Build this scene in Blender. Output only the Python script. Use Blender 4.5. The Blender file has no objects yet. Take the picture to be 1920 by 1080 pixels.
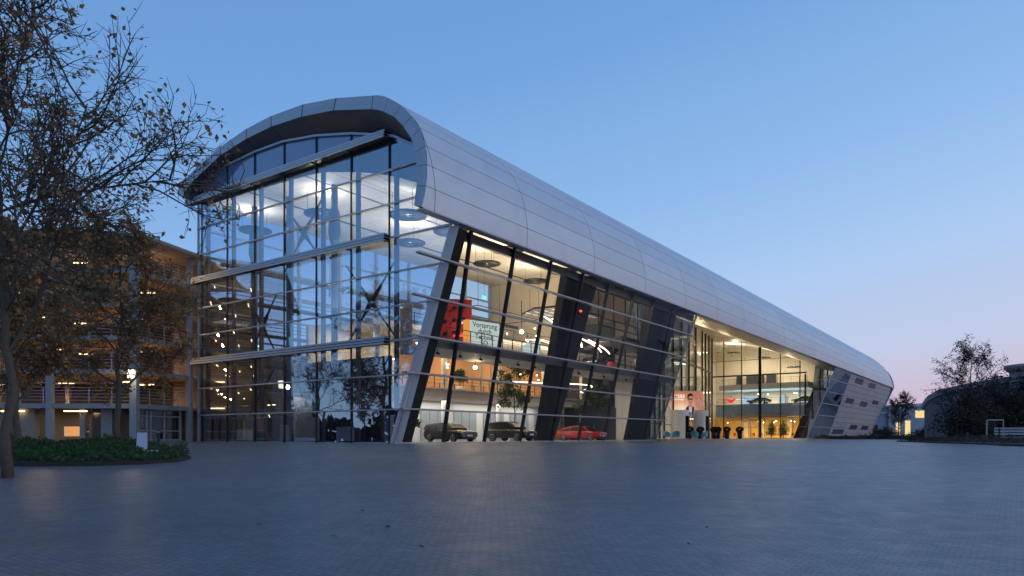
import bpy, math, random
from mathutils import Vector, Matrix
random.seed(7)
S = bpy.context.scene
COL = S.collection
R = math.radians

# ------------------------------------------------------------------ materials
def nmat(name):
    m = bpy.data.materials.new(name); m.use_nodes = True
    nt = m.node_tree; nt.nodes.clear()
    out = nt.nodes.new('ShaderNodeOutputMaterial')
    return m, nt, out
def N(nt, t, **kw):
    n = nt.nodes.new('ShaderNode' + t)
    for k, v in kw.items():
        if k in n.inputs: n.inputs[k].default_value = v
        else: setattr(n, k, v)
    return n
def math_(nt, op, a, b=None, c=None, clamp=False):
    n = nt.nodes.new('ShaderNodeMath'); n.operation = op; n.use_clamp = clamp
    for i, v in enumerate((a, b, c)):
        if v is None: continue
        if isinstance(v, (int, float)): n.inputs[i].default_value = v
        else: nt.links.new(v, n.inputs[i])
    return n.outputs[0]
def mixc(nt, f, a, b, mode='MIX'):
    n = nt.nodes.new('ShaderNodeMix'); n.data_type = 'RGBA'; n.blend_type = mode
    for i, v in ((0, f), (6, a), (7, b)):
        if isinstance(v, (int, float)): n.inputs[i].default_value = v
        elif isinstance(v, tuple): n.inputs[i].default_value = v + (1,) if len(v) == 3 else v
        else: nt.links.new(v, n.inputs[i])
    return n.outputs[2]
def c4(c): return (c[0], c[1], c[2], 1)

def plain(name, col, rough=.6, metal=0., var=.18, scale=3., bump=0., emit=None, estr=0., spec=.5, coat=0.):
    m, nt, out = nmat(name)
    b = N(nt, 'BsdfPrincipled', Roughness=rough, Metallic=metal)
    b.inputs['Specular IOR Level'].default_value = spec
    b.inputs['Coat Weight'].default_value = coat
    tc = N(nt, 'TexCoord')
    nz = N(nt, 'TexNoise', Scale=scale, Detail=5.)
    nt.links.new(tc.outputs['Object'], nz.inputs['Vector'])
    f = math_(nt, 'MULTIPLY_ADD', nz.outputs[0], var * 2, 1 - var)
    cc = mixc(nt, 1., c4(col), f, 'MULTIPLY')
    nt.links.new(cc, b.inputs['Base Color'])
    rr = math_(nt, 'MULTIPLY_ADD', nz.outputs[0], .2, rough - .1, clamp=True)
    nt.links.new(rr, b.inputs['Roughness'])
    if bump:
        bp = N(nt, 'Bump', Strength=bump, Distance=.02)
        nt.links.new(nz.outputs[0], bp.inputs['Height']); nt.links.new(bp.outputs[0], b.inputs['Normal'])
    if emit:
        b.inputs['Emission Color'].default_value = c4(emit); b.inputs['Emission Strength'].default_value = estr
    nt.links.new(b.outputs[0], out.inputs[0])
    return m
def glow(name, col, st):
    m, nt, out = nmat(name)
    e = N(nt, 'Emission', Color=c4(col), Strength=st)
    nt.links.new(e.outputs[0], out.inputs[0]); return m
def glass(name, r0, tint, refl=(1, 1, 1), wob=.0006, pw=4., cell=False):
    """architectural sheet glass: clear transmission plus a coated mirror reflection that rises at grazing angles"""
    m, nt, out = nmat(name)
    lw = N(nt, 'LayerWeight', Blend=.5)
    p = math_(nt, 'POWER', lw.outputs['Facing'], pw)
    fac = math_(nt, 'MULTIPLY_ADD', p, 1 - r0, r0, clamp=True)
    t = N(nt, 'BsdfTransparent', Color=c4(tint))
    g = N(nt, 'BsdfGlossy', Color=c4(refl), Roughness=.0)
    tc = N(nt, 'TexCoord'); nz = N(nt, 'TexNoise', Scale=.45, Detail=1.)
    nt.links.new(tc.outputs['Object'], nz.inputs['Vector'])
    bp = N(nt, 'Bump', Strength=1., Distance=wob * 6)
    nt.links.new(nz.outputs[0], bp.inputs['Height'])
    if cell:                                     # every pane hangs a hair out of true, so reflections step from pane to pane
        sp = N(nt, 'SeparateXYZ'); nt.links.new(tc.outputs['Object'], sp.inputs[0]); cb = N(nt, 'CombineXYZ')
        nt.links.new(math_(nt, 'FLOOR', math_(nt, 'DIVIDE', math_(nt, 'SUBTRACT', sp.outputs[1], .46), 3.82)), cb.inputs[0])
        nt.links.new(math_(nt, 'FLOOR', math_(nt, 'DIVIDE', sp.outputs[2], 2.33)), cb.inputs[1])
        wn = N(nt, 'TexWhiteNoise'); nt.links.new(cb.outputs[0], wn.inputs['Vector'])
        s1 = N(nt, 'VectorMath', operation='SUBTRACT'); nt.links.new(wn.outputs[1], s1.inputs[0]); s1.inputs[1].default_value = (.5, .5, .5)
        s2 = N(nt, 'VectorMath', operation='SCALE'); nt.links.new(s1.outputs[0], s2.inputs[0]); s2.inputs['Scale'].default_value = .014
        ad = N(nt, 'VectorMath', operation='ADD'); nt.links.new(bp.outputs[0], ad.inputs[0]); nt.links.new(s2.outputs[0], ad.inputs[1])
        nm = N(nt, 'VectorMath', operation='NORMALIZE'); nt.links.new(ad.outputs[0], nm.inputs[0]); nt.links.new(nm.outputs[0], g.inputs['Normal'])
    else: nt.links.new(bp.outputs[0], g.inputs['Normal'])
    mx = N(nt, 'MixShader')
    nt.links.new(fac, mx.inputs[0]); nt.links.new(t.outputs[0], mx.inputs[1]); nt.links.new(g.outputs[0], mx.inputs[2])
    nt.links.new(mx.outputs[0], out.inputs[0]); return m
def panel_metal(name, col, rough, ju, lu, lv, metal=.75, tone=.12):
    """metal cladding; UV u = metres along the hall, v = panel row number; dark joints, panels of slightly different tone"""
    m, nt, out = nmat(name)
    b = N(nt, 'BsdfPrincipled', Roughness=rough, Metallic=metal)
    uv = N(nt, 'UVMap'); sp = N(nt, 'SeparateXYZ'); nt.links.new(uv.outputs[0], sp.inputs[0])
    u = math_(nt, 'DIVIDE', math_(nt, 'ADD', sp.outputs[0], 1000 * ju + 2.6), ju)
    fu = math_(nt, 'FRACT', u); fv = math_(nt, 'FRACT', sp.outputs[1])
    a = math_(nt, 'LESS_THAN', fu, lu / ju)
    c = math_(nt, 'LESS_THAN', fv, lv)
    j = math_(nt, 'MAXIMUM', a, c)
    cb = N(nt, 'CombineXYZ')
    nt.links.new(math_(nt, 'FLOOR', u), cb.inputs[0]); nt.links.new(math_(nt, 'FLOOR', sp.outputs[1]), cb.inputs[1])
    wn = N(nt, 'TexWhiteNoise'); nt.links.new(cb.outputs[0], wn.inputs['Vector'])
    tc = N(nt, 'TexCoord'); nz = N(nt, 'TexNoise', Scale=.6, Detail=6.); nt.links.new(tc.outputs['Object'], nz.inputs['Vector'])
    f = math_(nt, 'MULTIPLY_ADD', wn.outputs[0], tone, 1 - tone)
    f = math_(nt, 'MULTIPLY', f, math_(nt, 'MULTIPLY_ADD', nz.outputs[0], .24, .88))
    cc = mixc(nt, 1., c4(col), f, 'MULTIPLY')
    cc = mixc(nt, j, cc, (.03, .035, .045))
    nt.links.new(cc, b.inputs['Base Color'])
    rr = math_(nt, 'MULTIPLY_ADD', nz.outputs[0], .18, rough - .09)
    nt.links.new(rr, b.inputs['Roughness'])
    n2 = N(nt, 'TexNoise', Scale=.35, Detail=2.)
    o2 = N(nt, 'VectorMath', operation='ADD'); nt.links.new(tc.outputs['Object'], o2.inputs[0])
    s2 = N(nt, 'VectorMath', operation='SCALE'); s2.inputs['Scale'].default_value = 20.; nt.links.new(wn.outputs[1], s2.inputs[0]); nt.links.new(s2.outputs[0], o2.inputs[1])
    nt.links.new(o2.outputs[0], n2.inputs['Vector'])
    bp = N(nt, 'Bump', Strength=.5, Distance=.06); nt.links.new(n2.outputs[0], bp.inputs['Height']); nt.links.new(bp.outputs[0], b.inputs['Normal'])
    nt.links.new(b.outputs[0], out.inputs[0]); return m
def brick_ground(name):
    m, nt, out = nmat(name)
    b = N(nt, 'BsdfPrincipled', Roughness=.5)
    b.inputs['Specular IOR Level'].default_value = .22
    tc = N(nt, 'TexCoord'); mp = N(nt, 'Mapping'); mp.inputs['Rotation'].default_value = (0, 0, R(35.6))
    nt.links.new(tc.outputs['Object'], mp.inputs[0])
    wz = N(nt, 'TexNoise', Scale=4.5, Detail=3.); nt.links.new(mp.outputs[0], wz.inputs['Vector'])
    va = N(nt, 'VectorMath', operation='SCALE'); va.inputs['Scale'].default_value = .075
    nt.links.new(wz.outputs[1], va.inputs[0])
    vb = N(nt, 'VectorMath', operation='ADD'); nt.links.new(mp.outputs[0], vb.inputs[0]); nt.links.new(va.outputs[0], vb.inputs[1])
    br = N(nt, 'TexBrick', Scale=1.)
    br.inputs['Brick Width'].default_value = .165; br.inputs['Row Height'].default_value = .11
    br.inputs['Mortar Size'].default_value = .009; br.inputs['Mortar Smooth'].default_value = .35
    br.inputs['Color1'].default_value = (.205, .203, .205, 1); br.inputs['Color2'].default_value = (.145, .147, .152, 1)
    br.inputs['Mortar'].default_value = (.085, .092, .10, 1)
    nt.links.new(vb.outputs[0], br.inputs['Vector'])
    big = N(nt, 'TexNoise', Scale=.13, Detail=6.); nt.links.new(tc.outputs['Object'], big.inputs['Vector'])
    fine = N(nt, 'TexNoise', Scale=22., Detail=4.); nt.links.new(tc.outputs['Object'], fine.inputs['Vector'])
    mid = N(nt, 'TexNoise', Scale=1.7, Detail=4.); nt.links.new(tc.outputs['Object'], mid.inputs['Vector'])
    f = math_(nt, 'MULTIPLY_ADD', big.outputs[0], .9, .55)
    f = math_(nt, 'MULTIPLY', f, math_(nt, 'MULTIPLY_ADD', fine.outputs[0], .5, .75))
    f = math_(nt, 'MULTIPLY', f, math_(nt, 'MULTIPLY_ADD', mid.outputs[0], .3, .85))
    nt.links.new(mixc(nt, 1., br.outputs[0], f, 'MULTIPLY'), b.inputs['Base Color'])
    hh = math_(nt, 'MULTIPLY_ADD', br.outputs['Fac'], -1., 1.)
    hh = math_(nt, 'MULTIPLY_ADD', fine.outputs[0], .55, hh)
    bp = N(nt, 'Bump', Strength=.5, Distance=.01)
    nt.links.new(hh, bp.inputs['Height']); nt.links.new(bp.outputs[0], b.inputs['Normal'])
    nt.links.new(math_(nt, 'MULTIPLY_ADD', mid.outputs[0], .3, .24), b.inputs['Roughness'])
    nt.links.new(b.outputs[0], out.inputs[0]); return m
def leafmat(name, cols, rough=.6):
    m, nt, out = nmat(name)
    b = N(nt, 'BsdfPrincipled', Roughness=rough)
    g = N(nt, 'NewGeometry')
    rp = N(nt, 'ValToRGB'); el = rp.color_ramp.elements
    for i, c in enumerate(cols):
        p = i / (len(cols) - 1)
        if i < 2: e = el[i]; e.position = p if i == 0 else 1 / (len(cols) - 1)
        else: e = el.new(p)
        e.color = c4(c)
    nt.links.new(g.outputs['Random Per Island'], rp.inputs[0])
    nt.links.new(rp.outputs[0], b.inputs['Base Color'])
    tr = N(nt, 'BsdfTranslucent'); nt.links.new(rp.outputs[0], tr.inputs[0])
    mx = N(nt, 'MixShader'); mx.inputs[0].default_value = .45
    nt.links.new(b.outputs[0], mx.inputs[1]); nt.links.new(tr.outputs[0], mx.inputs[2])
    nt.links.new(mx.outputs[0], out.inputs[0]); return m

M = {}
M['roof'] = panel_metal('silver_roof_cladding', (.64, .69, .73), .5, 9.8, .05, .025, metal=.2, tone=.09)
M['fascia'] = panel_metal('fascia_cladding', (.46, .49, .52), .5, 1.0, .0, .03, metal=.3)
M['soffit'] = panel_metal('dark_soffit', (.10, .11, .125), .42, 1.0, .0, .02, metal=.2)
M['wallmetal'] = panel_metal('silver_wall_cladding', (.44, .46, .49), .5, 6.0, .05, .06, metal=.3)
M['warm_soffit'] = panel_metal('warm_metal_soffit', (.55, .48, .38), .38, 4.9, .05, .04, metal=.7)
M['ceiling'] = plain('pale_ceiling', (.62, .57, .50), .7, var=.08, scale=.5)
M['ceil_lines'] = panel_metal('ceiling_panels', (.66, .61, .53), .6, 2.45, .03, .05, metal=.0, tone=.06)
M['steel'] = plain('dark_steel', (.016, .019, .025), .4, .3)
M['postmid'] = plain('blue_grey_post', (.055, .075, .115), .5, .1)
M['finmetal'] = plain('fin_metal', (.27, .29, .32), .45, .3)
M['darkwall'] = plain('dark_wall', (.02, .025, .03), .5)
M['alu'] = plain('aluminium', (.40, .44, .49), .4, .35, var=.08)
M['alu_lt'] = plain('pale_aluminium', (.50, .54, .58), .45, .25, var=.08)
M['grey'] = plain('grey_post', (.30, .31, .33), .6)
M['white'] = plain('white_paint', (.72, .72, .70), .6, var=.05)
M['cream'] = plain('cream_wall', (.66, .58, .44), .7, var=.06)
M['wood'] = plain('warm_wood_wall', (.50, .27, .13), .55, var=.2, scale=1.2)
M['yellow'] = plain('yellow_wall', (.72, .46, .12), .6, var=.12, scale=.8)
M['red'] = plain('red_panel', (.62, .03, .02), .5)
M['cork'] = plain('speckled_panel', (.45, .42, .38), .8, var=.5, scale=6)
M['folding'] = plain('grey_folding_door', (.34, .38, .43), .5, var=.1)
M['floor'] = plain('showroom_floor', (.35, .33, .31), .25, var=.1, scale=.6)
M['slab'] = plain('gallery_edge', (.45, .42, .38), .5, var=.08)
M['slab_dark'] = plain('dark_floor_edge', (.05, .055, .065), .4, var=.1)
M['blue_band'] = plain('blue_bulkhead', (.20, .33, .50), .3, var=.25, scale=.25)
M['gl_front'] = glass('front_glass', .36, (.58, .68, .84), (.76, .90, 1.), cell=True)
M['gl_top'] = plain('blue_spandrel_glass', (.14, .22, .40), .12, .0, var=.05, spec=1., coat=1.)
M['gl_side'] = glass('side_glass', .03, (.95, .94, .90), pw=5.)
M['gl_dark'] = glass('dark_glass', .10, (.5, .55, .58))
M['gl_mid'] = glass('tinted_side_glass', .05, (.62, .70, .72), pw=5.)
M['gl_clear'] = glass('clear_glass', .05, (.96, .97, .95))
M['gl_blue'] = glass('reflecting_blue_glass', .5, (.2, .26, .38), (.62, .78, 1.))
M['concrete'] = plain('concrete', (.26, .20, .15), .85, var=.25, scale=1.5, bump=.3)
M['conc_grey'] = plain('pale_concrete', (.30, .30, .30), .8, var=.15)
M['brown'] = plain('brown_soffit', (.36, .25, .15), .8, var=.3)
M['bark'] = plain('bark', (.085, .07, .055), .9, var=.5, scale=6, bump=.6)
M['bark_dark'] = plain('dark_bark', (.04, .03, .025), .9, var=.4, scale=8)
M['leaf_brown'] = leafmat('autumn_leaves', [(.20, .12, .055), (.38, .22, .09), (.15, .14, .06), (.50, .28, .11), (.12, .09, .05)])
M['leaf_dark'] = leafmat('dark_leaves', [(.02, .018, .012), (.05, .035, .02), (.03, .03, .02)])
M['leaf_green'] = leafmat('green_leaves', [(.05, .09, .02), (.10, .15, .035), (.03, .06, .015), (.16, .19, .06)])
M['hedge'] = leafmat('hedge_leaves', [(.025, .065, .02), (.05, .11, .03), (.015, .04, .012), (.07, .12, .04)])
M['soil'] = plain('soil', (.035, .028, .02), .95, var=.4, scale=5)
M['car_black'] = plain('black_car_paint', (.012, .012, .014), .3, .1, var=.05, coat=.35)
M['car_green'] = plain('dark_green_car_paint', (.015, .02, .016), .3, .1, var=.05, coat=.35)
M['car_red'] = plain('red_car_paint', (.5, .012, .015), .3, .1, var=.05, coat=.35)
M['car_lime'] = plain('lime_car_paint', (.45, .6, .02), .25, .1, var=.05, coat=1.)
M['car_glass'] = plain('car_glass', (.012, .014, .018), .22, .0, var=.02, spec=.3)
M['tyre'] = plain('tyre', (.015, .015, .015), .8)
M['rim'] = plain('alloy_rim', (.5, .5, .52), .3, .8)
M['lamp_lens'] = glow('headlight_lens', (1, .95, .85), 1.5)
M['plate'] = plain('licence_plate', (.7, .7, .7), .5)
M['screen'] = glow('screen_white', (.62, .74, .74), .8)
M['orange'] = glow('orange_edge', (1., .42, .08), .8)
M['text'] = plain('black_lettering', (.01, .01, .01), .6)
M['textw'] = glow('white_lettering', (1, .95, .9), 1.1)
M['bulb'] = glow('warm_bulb', (1, .80, .50), 40)
M['tube'] = glow('tube_lamp', (1, .72, .36), 5)
M['tube_w'] = glow('white_strip', (1, .95, .85), 3)
M['neon'] = glow('pink_white_neon', (1, .72, .58), 4.5)
M['redglow'] = glow('red_signal', (1, .05, .04), 4)
M['greenglow'] = glow('green_exit', (.1, .9, .5), 2.5)
M['lantern'] = glow('lantern_glass', (1, .88, .66), 3)
M['skin'] = plain('poster_skin', (.62, .36, .25), .8, emit=(.62, .36, .25), estr=.35)
M['suit'] = plain('poster_suit', (.05, .05, .07), .8)
M['hair'] = plain('poster_hair', (.05, .025, .02), .8)
M['shirt'] = plain('poster_shirt', (.6, .62, .68), .8, emit=(.6, .6, .7), estr=.4)
M['turq'] = plain('turquoise_shell', (.10, .34, .38), .5, var=.1)
M['stone'] = plain('dark_stone', (.30, .27, .265), .8, var=.3, scale=.7)
M['stone_blue'] = plain('pale_blue_stone', (.28, .34, .42), .7, var=.25, scale=.5)
M['roofdark'] = plain('dark_roof', (.36, .32, .34), .7, var=.15, scale=.4)
M['terrace'] = plain('terrace_paving', (.24, .22, .22), .45, var=.15, scale=1.)
M['ground'] = brick_ground('paving_setts')
# poster background: peach with a pale warm glow printed at its foot
def poster_mat():
    m, nt, out = nmat('poster_print')
    b = N(nt, 'BsdfPrincipled', Roughness=.6)
    uv = N(nt, 'UVMap'); sp = N(nt, 'SeparateXYZ'); nt.links.new(uv.outputs[0], sp.inputs[0])
    dx = math_(nt, 'SUBTRACT', sp.outputs[0], .3); dx = math_(nt, 'MULTIPLY', dx, 1.6)
    dx2 = math_(nt, 'MULTIPLY', dx, dx); dy2 = math_(nt, 'MULTIPLY', sp.outputs[1], sp.outputs[1])
    d = math_(nt, 'SQRT', math_(nt, 'ADD', dx2, dy2))
    rp = N(nt, 'ValToRGB'); el = rp.color_ramp.elements
    el[0].position = .05; el[0].color = (1, .86, .62, 1); el[1].position = .95; el[1].color = (.42, .16, .10, 1)
    e = el.new(.5); e.color = (.72, .36, .22, 1)
    nt.links.new(d, rp.inputs[0]); nt.links.new(rp.outputs[0], b.inputs['Base Color'])
    nt.links.new(rp.outputs[0], b.inputs['Emission Color']); b.inputs['Emission Strength'].default_value = .75
    nt.links.new(b.outputs[0], out.inputs[0]); return m
M['poster'] = poster_mat()

# ------------------------------------------------------------------ mesh helpers
class MB:
    def __init__(s): s.v = []; s.f = []; s.uv = []; s.m = []; s.mi = 0; s.smooth = False; s.sm = []
    def poly(s, pts, uvs=None):
        i = len(s.v); s.v += [tuple(p) for p in pts]; s.f.append(tuple(range(i, i + len(pts))))
        s.uv.append(uvs if uvs else [(p[0], p[1]) for p in pts]); s.m.append(s.mi); s.sm.append(False)
        return s
    def box(s, c, d, M3=None):
        x, y, z = d[0] / 2, d[1] / 2, d[2] / 2
        co = [(-x, -y, -z), (x, -y, -z), (x, y, -z), (-x, y, -z), (-x, -y, z), (x, -y, z), (x, y, z), (-x, y, z)]
        co = [Vector(p) for p in co]
        if M3: co = [M3 @ p for p in co]
        c = Vector(c); co = [p + c for p in co]
        s.hexa(co); return s
    def span(s, a, b):
        return s.box([(a[i] + b[i]) / 2 for i in range(3)], [abs(b[i] - a[i]) for i in range(3)])
    def hexa(s, co):
        i = len(s.v); s.v += [tuple(p) for p in co]
        for f in ((0, 3, 2, 1), (4, 5, 6, 7), (0, 1, 5, 4), (1, 2, 6, 5), (2, 3, 7, 6), (3, 0, 4, 7)):
            s.f.append(tuple(i + k for k in f)); s.uv.append([(0, .5)] * 4); s.m.append(s.mi); s.sm.append(False)
        return s
    def beam(s, p, q, w, h, up=(0, 0, 1)):
        p = Vector(p); q = Vector(q); d = (q - p).normalized(); up = Vector(up)
        r = d.cross(up)
        if r.length < 1e-4: r = d.cross(Vector((1, 0, 0)))
        r.normalize(); u = r.cross(d)
        co = []
        for e in (p, q):
            for a, b in ((-1, -1), (1, -1), (1, 1), (-1, 1)): co.append(e + r * a * w / 2 + u * b * h / 2)
        s.hexa(co); return s
    def tube(s, pts, rad, n=8, cap=True):
        if not hasattr(rad, '__len__'): rad = [rad] * len(pts)
        pts = [Vector(p) for p in pts]; base = len(s.v); prev = None
        for k, p in enumerate(pts):
            d = (pts[min(k + 1, len(pts) - 1)] - pts[max(k - 1, 0)]).normalized()
            if prev is None:
                a = Vector((0, 0, 1)) if abs(d.z) < .9 else Vector((1, 0, 0)); r = d.cross(a).normalized()
            else: r = (prev - d * prev.dot(d)).normalized()
            prev = r; u = d.cross(r)
            for j in range(n):
                t = 2 * math.pi * j / n; s.v.append(tuple(p + (r * math.cos(t) + u * math.sin(t)) * rad[k]))
        for k in range(len(pts) - 1):
            for j in range(n):
                a = base + k * n + j; b = base + k * n + (j + 1) % n
                s.f.append((a, b, b + n, a + n)); s.uv.append([(0, 0)] * 4); s.m.append(s.mi); s.sm.append(True)
        if cap:
            s.f.append(tuple(base + j for j in range(n))[::-1]); s.uv.append([(0, 0)] * n); s.m.append(s.mi); s.sm.append(False)
            e = base + (len(pts) - 1) * n
            s.f.append(tuple(e + j for j in range(n))); s.uv.append([(0, 0)] * n); s.m.append(s.mi); s.sm.append(False)
        return s
    def lathe(s, prof, c=(0, 0, 0), n=20):
        base = len(s.v)
        for r, z in prof:
            for j in range(n):
                t = 2 * math.pi * j / n; s.v.append((c[0] + r * math.cos(t), c[1] + r * math.sin(t), c[2] + z))
        for k in range(len(prof) - 1):
            for j in range(n):
                a = base + k * n + j; b = base + k * n + (j + 1) % n
                s.f.append((a, b, b + n, a + n)); s.uv.append([(0, 0)] * 4); s.m.append(s.mi); s.sm.append(True)
        return s
    def prism(s, poly, z0, z1):
        """poly: list of (x, y) ccw"""
        s.poly([(x, y, z1) for x, y in poly]); s.poly([(x, y, z0) for x, y in poly][::-1])
        for i in range(len(poly)):
            a = poly[i]; b = poly[(i + 1) % len(poly)]
            s.poly([(a[0], a[1], z0), (b[0], b[1], z0), (b[0], b[1], z1), (a[0], a[1], z1)])
        return s
    def build(s, name, mats, parent=None, loc=None, rot=None):
        me = bpy.data.meshes.new(name); me.from_pydata(s.v, [], s.f)
        uvl = me.uv_layers.new(name='UVMap'); flat = []
        for u in s.uv:
            for p in u: flat += [p[0], p[1]]
        uvl.data.foreach_set('uv', flat)
        if not isinstance(mats, (list, tuple)): mats = [mats]
        for m in mats: me.materials.append(M[m] if isinstance(m, str) else m)
        me.polygons.foreach_set('material_index', s.m)
        me.polygons.foreach_set('use_smooth', s.sm)
        me.update()
        o = bpy.data.objects.new(name, me); COL.objects.link(o)
        if parent: o.parent = parent
        if loc: o.location = loc
        if rot: o.rotation_euler = rot
        return o
def tag(o, label=None, cat=None, group=None, kind=None):
    if label: o['label'] = label
    if cat: o['category'] = cat
    if group: o['group'] = group
    if kind: o['kind'] = kind
    return o
def thing(name, label, cat, loc=(0, 0, 0), rz=0, group=None):
    o = bpy.data.objects.new(name, None); COL.objects.link(o); o.empty_display_size = .3
    o.location = loc; o.rotation_euler = (0, 0, rz)
    return tag(o, label, cat, group)
def clone(o, parent=None):
    c = o.copy(); COL.objects.link(c); c.parent = parent
    for ch in list(o.children): clone(ch, c)
    return c
def light(kind, name, loc, energy, col, size=1., size_y=None, rot=None, target=None):
    d = bpy.data.lights.new(name, kind); d.energy = energy; d.color = col
    if kind == 'AREA':
        d.size = size
        if size_y: d.shape = 'RECTANGLE'; d.size_y = size_y
    elif kind == 'POINT': d.shadow_soft_size = size
    o = bpy.data.objects.new(name, d); COL.objects.link(o); o.location = loc
    if rot: o.rotation_euler = rot
    return o

# ------------------------------------------------------------------ hall frame of reference
D1 = Vector((.5824, .8129, 0)); D2 = Vector((-.8129, .5824, 0)); C0 = Vector((-7.963, 48., 0))
TH = math.atan2(D1.y, D1.x)
def W(s, b, z=0.): return C0 + D1 * s + D2 * b + Vector((0, 0, z))
def G(Y):
    """terrain height: the plaza falls gently towards the viewer"""
    Y = max(Y, -12)
    if Y > 44: return 0.
    if Y > 36: return -.035 * (44 - Y) ** 2 / 16
    return -.035 * (40 - Y)

# ------------------------------------------------------------------ ground
mb = MB()
xs = [-900, -300, -120, -60, -30, -15, -5, 5, 15, 30, 60, 120, 300, 900]
ys = [-600, -100, -12, 0, 10, 20, 28, 34, 36, 38, 40, 42, 44, 50, 70, 100, 150, 220, 400, 3000]
for i in range(len(xs) - 1):
    for j in range(len(ys) - 1):
        mb.poly([(xs[i], ys[j], G(ys[j])), (xs[i + 1], ys[j], G(ys[j])), (xs[i + 1], ys[j + 1], G(ys[j + 1])), (xs[i], ys[j + 1], G(ys[j + 1]))])
tag(mb.build('plaza_ground', 'ground'), kind='structure')

# ------------------------------------------------------------------ the hall
HALL = thing('exhibition_hall', 'long glass hall with curved silver metal roof and leaning side glazing', 'building', C0, TH)
OUT = [(25.0, 21.6), (24.95, 22.3), (23.0, 23.28), (19.42, 24.46), (15.89, 25.1), (12.65, 25.27), (8.6, 25.02), (4.65, 24.3), (.53, 23.19), (-.42, 22.86),
       (-1.1, 22.5), (-2.41, 21.61), (-3.59, 20.53), (-4.6, 19.41), (-5.33, 18.05), (-5.75, 16.73), (-5.97, 15.32), (-5.92, 13.99)]
INN = [(23.9, 20.99), (23.5, 21.6), (22.57, 22.25), (19.02, 23.64), (15.54, 24.15), (12.25, 24.27), (8.47, 23.99), (4.67, 23.36), (.42, 22.17), (-.3, 21.9),
       (-.87, 21.61), (-2.01, 20.91), (-3.02, 19.99), (-3.95, 18.91), (-4.5, 17.84), (-4.86, 16.84), (-5.15, 15.5), (-5.22, 14.23)]
GLS = [(23.9, 20.9), (23.5, 21.9), (23.1, 22.79), (19.5, 23.28), (15.56, 23.5), (11.92, 23.45), (7.98, 22.93), (4.14, 22.13), (.61, 21.14), (-.2, 20.85),
       (-.6, 20.6), (-1.7, 20.0), (-2.8, 19.2), (-3.7, 18.2), (-4.35, 17.2), (-4.8, 16.2), (-5.1, 15.2), (-5.2, 14.1)]
ROWS = [0, .3, 1, 2, 3, 4, 5, 6, 7, 7.35, 8, 9, 10, 11, 12, 13, 14, 15]
def ov(b, z): return max(.7, 3.7 - .235 * (z - 13.9) - .02 * max(b, 0))
LEN = 190.
# seams every ~9.8 m; profile refined between the digitised points with a spline so that the shell is really curved
def cr(P, t):
    n = len(P) - 1; i = min(int(t), n - 1); f = t - i
    p0, p1, p2, p3 = P[max(i - 1, 0)], P[i], P[i + 1], P[min(i + 2, n)]
    return tuple(.5 * (2 * p1[k] + (p2[k] - p0[k]) * f + (2 * p0[k] - 5 * p1[k] + 4 * p2[k] - p3[k]) * f * f + (3 * p1[k] - p0[k] - 3 * p2[k] + p3[k]) * f ** 3) for k in range(len(p1)))
def refine(P, lo, sub):
    out = []
    for i in range(len(P) - 1):
        m = sub if i >= lo else 1
        for k in range(m): out.append(cr(P, i + k / m))
    out.append(P[-1]); return out
def shell():
    P = [(b, z, r) for (b, z), r in zip(OUT, ROWS)]
    P = refine(P, 8, 3)
    st = [None, 0] + [LEN * k / 20 for k in range(1, 19)] + [181, 185, 188, 189.6, 190]
    mb = MB(); rows = []
    for s in st:
        row = []
        for b, z, r in P:
            ss = -ov(b, z) if s is None else s
            k = max(0, (ss - 60) / 130); bb = b + (.45 * k * max(0, min(1, (z - 13) / 4)) if b < 0 else 0)
            if ss > 181:                                    # rounded far edge
                q = (ss - 181) / 9; dz = 1.1 * (1 - math.sqrt(max(0, 1 - q * q))) * (1 if z > 14.2 else 0)
            else: dz = 0
            row.append((ss, bb, z - dz, r))
        rows.append(row)
    for i in range(len(rows) - 1):
        for j in range(len(P) - 1):
            a, b, c, d = rows[i][j], rows[i][j + 1], rows[i + 1][j + 1], rows[i + 1][j]
            r0 = math.floor(a[3] + 1e-6)
            v0 = a[3]; v1 = b[3]
            if v1 - math.floor(v1) < 1e-6: v1 -= .0005
            mb.poly([a[:3], b[:3], c[:3], d[:3]], [(a[0], v0), (b[0], v1), (c[0], v1), (d[0], v0)])
            mb.sm[-1] = True
    return mb
shell().build('roof_shell', 'roof', HALL)
def strip(A, B, sa, sb, uvw=1.):
    mb = MB()
    for i in range(len(A) - 1):
        a, b, c, d = A[i], A[i + 1], B[i + 1], B[i]
        v0, v1 = ROWS[i], ROWS[i + 1]
        if v1 == int(v1): v1 -= .0005
        mb.poly([(sa(*a), a[0], a[1]), (sa(*b), b[0], b[1]), (sb(*c), c[0], c[1]), (sb(*d), d[0], d[1])], [(1, v0), (1, v1), (2, v1), (2, v0)])
    return mb
strip(OUT, INN, lambda b, z: -ov(b, z), lambda b, z: -ov(b, z)).build('fascia', 'fascia', HALL)
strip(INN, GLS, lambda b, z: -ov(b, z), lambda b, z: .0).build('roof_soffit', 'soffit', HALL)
# pale rim of the glazing arch
mb = MB()
for i in range(1, len(GLS) - 1):
    a, b = GLS[i], GLS[i + 1]
    mb.beam((-.12, a[0], a[1] - .1), (-.12, b[0], b[1] - .1), .16, .2, up=(1, 0, 0))
mb.build('arch_rim', 'alu', HALL)
# underside of the roof lip along the side
mb = MB(); mb.span((-3.5, -5.9, 13.93), (LEN - .3, -5.25, 14.02)); mb.build('roof_lip', 'alu', HALL)
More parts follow.
